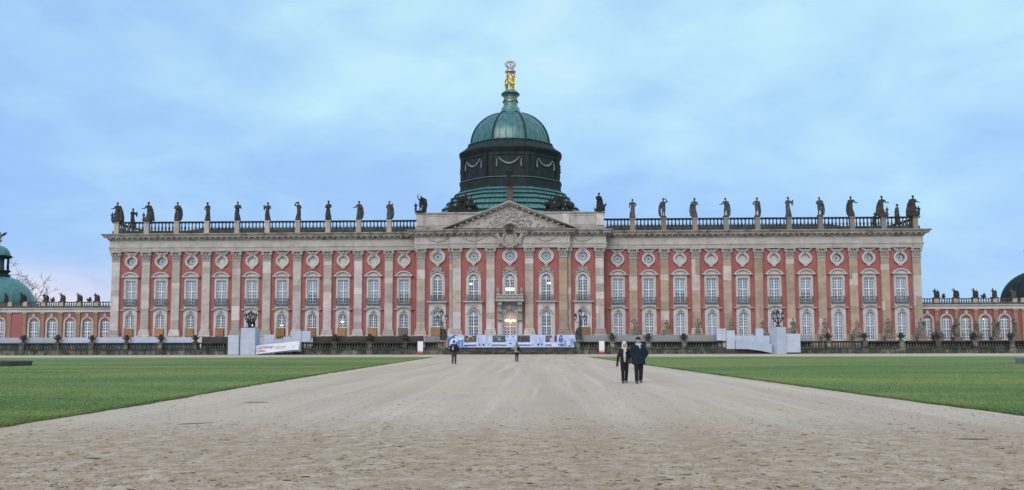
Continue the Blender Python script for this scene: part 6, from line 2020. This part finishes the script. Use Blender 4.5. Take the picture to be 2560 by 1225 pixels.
# ------------------------------------------------------------------ people
def person(name_, label, loc, rotz, h, spec):
    k = h / 1.80
    Pn = thing('person', label, 'person', loc, rotz)
    V = lambda x, y, z: (x * k, y * k, z * k)
    female = spec.get('female', False)
    st = spec.get('stride', 0.12)
    sw = 0.185 if not female else 0.165
    hipx = 0.086
    legs = []
    for s, fwd in ((-1, st), (1, -st)):
        lift = 0.03 if fwd < 0 and st > 0.05 else 0.0
        hip = V(s * hipx, 0, 0.93); knee = V(s * (hipx + 0.005), -fwd * 0.55 - 0.03, 0.50); ank = V(s * hipx, -fwd if fwd > 0 else -fwd + 0.02, 0.085 + lift)
        legs.append((hip, knee, ank, lift))
    armp = spec['arms']      # two tuples (elbow, wrist) for the -x and +x arm

    def body():
        m = MB()
        for hip, knee, ank, lift in legs:
            m.caps(hip, knee, 0.078 * k, 0.055 * k); m.caps(knee, ank, 0.054 * k, 0.038 * k)
            m.caps(ank, (ank[0], ank[1] - 0.15 * k, ank[2] - 0.045 * k), 0.042 * k, 0.033 * k)
        m.ell(V(0, 0.01, 0.97), (0.155 * k, 0.11 * k, 0.13 * k)); m.tube([V(0, 0, 0.98), V(0, -0.005, 1.15), V(0, 0, 1.33), V(0, 0.01, 1.45), V(0, 0.01, 1.50)], [0.145 * k, 0.13 * k, 0.16 * k, 0.15 * k, 0.07 * k], 12, 0.68)
        m.caps(V(0, 0.01, 1.47), V(0, -0.005, 1.60), 0.055 * k, 0.052 * k)
        # head: skull, jaw, nose, brow, ears
        m.ell(V(0, 0.0, 1.695), (0.074 * k, 0.092 * k, 0.105 * k), 14, 10); m.ell(V(0, -0.03, 1.635), (0.056 * k, 0.062 * k, 0.062 * k), 12, 8)
        m.caps(V(0, -0.088, 1.69), V(0, -0.104, 1.655), 0.011 * k, 0.015 * k, 8); m.ell(V(0, -0.083, 1.605), (0.026 * k, 0.014 * k, 0.010 * k))
        for s in (-1, 1):
            m.ell(V(s * 0.076, 0.005, 1.675), (0.012 * k, 0.022 * k, 0.032 * k))
        for s, (el, wr_) in zip((-1, 1), armp):
            sh = V(s * sw, 0.005, 1.43); el = V(*el); wr_ = V(*wr_)
            m.caps(sh, el, 0.048 * k, 0.039 * k); m.caps(el, wr_, 0.038 * k, 0.027 * k)
            d = (Vector(wr_) - Vector(el)).normalized()
            side = d.cross(Vector((0, 1, 0)));  side = side.normalized() if side.length > 0.1 else Vector((1, 0, 0))
            pal = Vector(wr_) + d * 0.055 * k
            m.caps(wr_, pal, 0.028 * k, 0.034 * k)
            for q in range(4):
                o_ = side * (0.018 * (q - 1.5)) * k; Lf = (0.062, 0.072, 0.068, 0.052)[q] * k
                a = pal + o_; b = a + d * Lf * 0.55 + o_ * 0.35; c = b + d * Lf * 0.45 + Vector((0, -0.015 * k, 0))
                m.caps(a, b, 0.0095 * k, 0.009 * k, 6); m.caps(b, c, 0.009 * k, 0.008 * k, 6)
            a = Vector(wr_) + d * 0.02 * k - side * 0.025 * k
            m.caps(a, a + d * 0.045 * k - side * 0.022 * k, 0.011 * k, 0.009 * k, 6)
        return remesh(m, 'body', 'skin', 0.013 * k, 2)
    obj('body', body(), Pn)
    for s in (-1, 1):
        MB().ell(V(s * 0.028, -0.086, 1.69), (0.011 * k, 0.006 * k, 0.007 * k), 8, 5).build('eye', 'dark_hair', Pn, True)
    # trousers
    m = MB()
    tw = spec.get('leg', 1.0) * 1.18
    for hip, knee, ank, lift in legs:
        m.caps(hip, knee, 0.105 * k * tw, 0.076 * k * tw); m.caps(knee, (ank[0], ank[1], ank[2] + 0.02 * k), 0.074 * k * tw, 0.066 * k * tw)
    m.ell(V(0, 0.01, 0.96), (0.175 * k, 0.135 * k, 0.13 * k))
    obj('trousers', remesh(m, 'trousers', spec['trousers'], 0.018 * k, 1), Pn)
    for hip, knee, ank, lift in legs:
        m = MB(); z0 = ank[2] - 0.085 * k
        m.ell((ank[0], ank[1] - 0.075 * k, z0 + 0.045 * k), (0.052 * k, 0.145 * k, 0.045 * k), 12, 8); m.caps((ank[0], ank[1], z0 + 0.06 * k), (ank[0], ank[1], z0 + spec.get('boot', 0.1) * k), 0.052 * k, 0.055 * k)
        s_ = obj('shoe', remesh(m, 'shoe', spec.get('shoe', 'shoe'), 0.014 * k, 1), Pn)
        if spec.get('sole'):
            MB().lathe([(0.055 * k, z0), (0.055 * k, z0 + 0.03 * k)], ank[0], ank[1] - 0.07 * k, 14, 0, 1.0, 2.6).build('sole', 'shoe_sole', s_)
    # coat
    m = MB(); cw = spec.get('coat_w', 1.0); hem = spec.get('hem', 0.8); fl = spec.get('flare', 1.0)
    m.tube([V(0, 0.01, hem), V(0, 0.01, hem + 0.15), V(0, 0, 1.12), V(0, 0, 1.3), V(0, 0.005, 1.43), V(0, 0.012, 1.50)], [0.225 * k * cw * fl, 0.22 * k * cw * fl, 0.20 * k * cw, 0.215 * k * cw, 0.19 * k * cw, 0.085 * k], 16, 0.72)
    m.caps(V(-sw + 0.03, 0, 1.435), V(sw - 0.03, 0, 1.435), 0.085 * k * cw, 0.085 * k * cw)
    for s, (el, wr_) in zip((-1, 1), armp):
        m.caps(V(s * (sw + 0.005), 0.005, 1.42), V(*el), 0.083 * k * cw, 0.070 * k * cw); m.caps(V(*el), V(*wr_), 0.070 * k * cw, 0.056 * k * cw)
    coat = obj('coat', remesh(m, 'coat', spec['coat'], 0.017 * k, 1), Pn)
    if spec.get('collar'):
        MB().tube([V(0.085 * math.cos(a), 0.01 + 0.075 * math.sin(a), 1.515 + 0.012 * math.sin(a)) for a in [2 * math.pi * i / 14 for i in range(15)]], 0.026 * k, 7).build('collar', spec['collar'], coat, True)
    if spec.get('gap'):      # open coat showing a paler front
        MB().ell(V(0, -0.125, 1.17), (0.055 * k, 0.05 * k, 0.27 * k), 12, 10).build('shirt', spec['gap'], Pn, True)
    if spec.get('scarf'):
        m = MB()
        m.tube([V(0.092 * math.cos(a), 0.0 + 0.085 * math.sin(a), 1.525 + 0.025 * math.sin(a)) for a in [2 * math.pi * i / 16 for i in range(17)]], 0.042 * k, 8)
        m.caps(V(0.03, -0.11, 1.48), V(0.05, -0.155, 1.38), 0.038 * k, 0.032 * k)
        if female:
            m.caps(V(-0.01, -0.12, 1.46), V(-0.02, -0.165, 1.12), 0.04 * k, 0.045 * k)
        obj('scarf', remesh(m, 'scarf', spec['scarf'], 0.014 * k, 1), Pn)
    for s, (el, wr_) in zip((-1, 1), armp):
        if spec.get('gloves'):
            d = (Vector(V(*wr_)) - Vector(V(*el))).normalized(); a = Vector(V(*wr_))
            MB().caps(a, a + d * 0.10 * k, 0.044 * k, 0.046 * k).caps(a + d * 0.1 * k, a + d * 0.17 * k, 0.042 * k, 0.022 * k).caps(a + d * 0.04 * k, a + d * 0.10 * k + Vector((0, -0.05 * k, 0)), 0.02 * k, 0.014 * k).build('glove', 'black_cloth', Pn, True)
    hat = spec.get('hat')
    if hat:
        m = MB(); m.ell(V(0, 0.012, 1.735), (0.092 * k, 0.108 * k, 0.085 * k), 14, 10); m.lathe([(0.088 * k, 1.705 * k), (0.097 * k, 1.715 * k), (0.097 * k, 1.75 * k), (0.088 * k, 1.76 * k)], 0, 0.01 * k, 16, 0, 1.0, 1.16)
        if female:
            m.ell(V(0, 0.05, 1.64), (0.085 * k, 0.07 * k, 0.1 * k), 12, 8)
            for s in (-1, 1):
                m.caps(V(s * 0.082, 0.01, 1.70), V(s * 0.07, 0.0, 1.57), 0.03 * k, 0.035 * k)
        obj('hat', remesh(m, 'hat', hat, 0.013 * k, 1), Pn)
    if spec.get('hair'):
        m = MB(); m.ell(V(0, 0.018, 1.72), (0.086 * k, 0.098 * k, 0.09 * k), 14, 10); m.ell(V(0, 0.055, 1.66), (0.076 * k, 0.06 * k, 0.09 * k), 12, 8)
        if spec.get('long'):
            m.caps(V(0, 0.065, 1.66), V(0, 0.085, 1.47), 0.078 * k, 0.07 * k); m.caps(V(-0.05, 0.04, 1.66), V(-0.06, 0.05, 1.5), 0.05 * k, 0.04 * k); m.caps(V(0.05, 0.04, 1.66), V(0.06, 0.05, 1.5), 0.05 * k, 0.04 * k)
        obj('hair', remesh(m, 'hair', spec['hair'], 0.013 * k, 1), Pn)
    return Pn, V


# a couple walking towards the viewer
person('w', 'person in white knitted hat, pale scarf and black jacket walking beside another', (7.93, -102.8, 0), 0.03, 1.66, dict(
    female=True, stride=0.13, trousers='dark_trousers', coat='black_cloth', hem=0.83, coat_w=0.88, flare=0.92, leg=0.88, gap='pale_scarf', scarf='pale_scarf', hat='white_wool', shoe='shoe', gloves=True,
    arms=(((-0.27, 0.04, 1.14), (-0.31, -0.02, 0.88)), ((0.27, 0.05, 1.16), (0.20, -0.17, 1.05)))))
person('m', 'person in black cap, lilac scarf and long navy coat walking arm in arm', (8.47, -103.0, 0), -0.02, 1.84, dict(
    stride=0.10, trousers='dark_trousers', coat='navy_cloth', hem=0.74, coat_w=1.20, flare=1.0, leg=0.95, scarf='lilac_scarf', hat='black_cloth', shoe='shoe',
    arms=(((-0.29, 0.05, 1.14), (-0.17, -0.03, 0.98)), ((0.32, 0.07, 1.15), (0.17, -0.02, 0.95)))))
# handbag hanging from the woman's arm
BG = thing('handbag', 'dark handbag carried between the walking couple', 'bag', (8.13, -103.02, 0.80))
m = MB(); m.ell((0, 0, 0.08), (0.11, 0.06, 0.10), 12, 8); m.box(-0.1, 0.1, -0.045, 0.045, 0.0, 0.12); BGm = remesh(m, 'pouch', 'grey_trousers', 0.012, 1); obj('pouch', BGm, BG)
MB().tube([(-0.08, 0, 0.13), (-0.06, 0, 0.25), (0.0, 0, 0.29), (0.06, 0, 0.25), (0.08, 0, 0.13)], 0.010, 6).build('strap', 'black_cloth', BG, True)
# a man walking away with a rucksack over one shoulder
P3, V = person('m', 'person in dark jacket with white print walking away towards the palace', (-2.04, -71.45, 0), math.pi - 0.05, 1.86, dict(
    stride=0.14, trousers='grey_trousers', coat='black_cloth', hem=0.93, coat_w=1.12, flare=0.82, leg=0.92, hair='dark_hair', collar='white_wool', shoe='black_cloth', sole=True,
    arms=(((-0.33, 0.02, 1.17), (-0.27, -0.10, 0.98)), ((0.35, 0.03, 1.17), (0.25, -0.12, 1.0)))))
m = MB()
for z, w in ((1.34, 0.13), (1.27, 0.10)):
    m.box((0.06 - w / 2) * 1.03, (0.06 + w / 2) * 1.03, 0.178, 0.19, z * 1.03, (z + 0.035) * 1.03)
m.ell((0.07, 0.168, 1.19), (0.06, 0.014, 0.085), 10, 6)
m.build('back_print', 'lilac_scarf', P3)
MB().ell((0.345, 0.06, 1.24), (0.075, 0.07, 0.035), 10, 6).build('sleeve_stripe', 'white_wool', P3, True)
# a woman in grey photographing the palace
P4, V = person('w', 'person in grey jacket holding up a phone before the steps', (2.56, -61.7, 0), math.pi + 0.12, 1.74, dict(
    female=True, stride=0.03, trousers='black_cloth', coat='grey_coat', hem=0.84, coat_w=1.05, flare=1.02, leg=0.80, hair='fair_hair', long=True, boot=0.32, shoe='shoe',
    arms=(((-0.26, -0.05, 1.18), (-0.10, -0.32, 1.28)), ((0.30, -0.05, 1.16), (0.42, -0.26, 1.16)))))
PH = thing('phone', 'pale phone in the hand of the person in grey', 'phone', (2.14, -61.4, 1.13))
MB().box(-0.075, 0.075, -0.006, 0.006, -0.04, 0.04).build('case', 'sign_white', PH); MB().box(-0.07, 0.07, -0.009, -0.0065, -0.036, 0.036).build('screen', 'black_cloth', PH)
BK = thing('shoulder_bag', 'black bag on the back of the person in grey', 'bag', (2.70, -61.93, 1.02))
m = MB(); m.ell((0, 0, 0.12), (0.17, 0.10, 0.17), 12, 8); m.ell((0, -0.04, 0.02), (0.14, 0.08, 0.10), 12, 8); obj('pouch', remesh(m, 'pouch', 'black_cloth', 0.014, 1), BK)
MB().tube([(0.1, 0.06, 0.2), (0.04, 0.02, 0.36), (-0.12, 0.08, 0.46), (-0.24, 0.16, 0.40)], 0.016, 6).build('strap', 'black_cloth', BK, True)


# ------------------------------------------------------------------ stone rims on the lawns
def rim(cx, cy, rad, label, c, h=0.36):
    T = thing('basin_rim', label, 'stone basin', (cx, cy, 0.02))
    n_ = 16
    for k in range(n_):
        a0 = 2 * math.pi * k / n_; a1 = 2 * math.pi * (k + 1) / n_ - 0.008
        m = MB(); st_ = 3
        o = [(rad * math.cos(a0 + (a1 - a0) * i / st_), rad * math.sin(a0 + (a1 - a0) * i / st_)) for i in range(st_ + 1)]
        i_ = [((rad - 0.45) * math.cos(a0 + (a1 - a0) * i / st_), (rad - 0.45) * math.sin(a0 + (a1 - a0) * i / st_)) for i in range(st_ + 1)]
        vs = [(*p, 0) for p in o] + [(*p, 0) for p in i_] + [(p[0] * 1.02, p[1] * 1.02, h) for p in o] + [(*p, h - 0.02) for p in i_]
        q = st_ + 1; fs = []
        for i in range(st_):
            fs += [(i, i + 1, 2 * q + i + 1, 2 * q + i), (2 * q + i, 2 * q + i + 1, 3 * q + i + 1, 3 * q + i), (q + i, 3 * q + i, 3 * q + i + 1, q + i + 1)]
        fs += [(0, 2 * q, 3 * q, q), (q - 1, 2 * q - 1, 4 * q - 1, 3 * q - 1)]
        m.add(vs, fs); v = tr.uniform(0.8, 1.2)
        m.build('rim_stone', 'basin_stone', T).color = (c[0] * v, c[1] * v, c[2] * v, 1)


rim(-37.2, -74.9, 3.5, 'low dark stone basin rim on the lawn at the left edge', (0.8, 0.85, 0.8))
rim(43.8, -72.6, 3.4, 'low grey stone basin rim on the lawn at the right edge', (2.2, 2.2, 2.2), 0.42)


# ------------------------------------------------------------------ bare tree behind the left wing
def bare_tree(loc, h, seed, label):
    T = thing('bare_tree', label, 'tree', loc)
    r = random.Random(seed)
    trunk = MB(); twigs = MB()

    def grow(p, d, L, rad, depth):
        pts = [p]; rr = [rad]; q = p.copy(); dd = d.copy()
        for i in range(4):
            dd = (dd + Vector((r.gauss(0, 0.13), r.gauss(0, 0.13), r.gauss(0.03, 0.08)))).normalized()
            q = q + dd * L / 4; pts.append(q.copy()); rr.append(rad * (1 - 0.42 * (i + 1) / 4))
        (trunk if depth < 2 else twigs).tube(pts, rr, 7 if depth < 2 else 4)
        if depth >= 5:
            return
        for k in range(r.choice((2, 3, 3)) if depth else 5):
            t = r.uniform(0.45, 1.0); j = min(int(t * 4), 3)
            b = pts[j].lerp(pts[j + 1], t * 4 - j)
            ax = Vector((r.gauss(0, 1), r.gauss(0, 1), r.gauss(0, 0.4))).normalized()
            nd = (dd * 0.75 + ax * 0.75).normalized()
            grow(b, nd, L * r.uniform(0.55, 0.78), max(rr[j + 1] * 0.72, 0.035), depth + 1)
    grow(Vector((0, 0, 0)), Vector((0.05, 0, 1)), h * 0.42, h * 0.026, 0)
    trunk.build('trunk', 'bark', T, True, fix=False)
    o = twigs.build('crown', 'bark', T, True, fix=False)


bare_tree((-100.5, 32, 0), 20.5, 4, 'bare winter tree rising behind the small dome on the left')
bare_tree((-106.0, 36, 0), 19.0, 12, 'bare winter tree farther left behind the small dome')
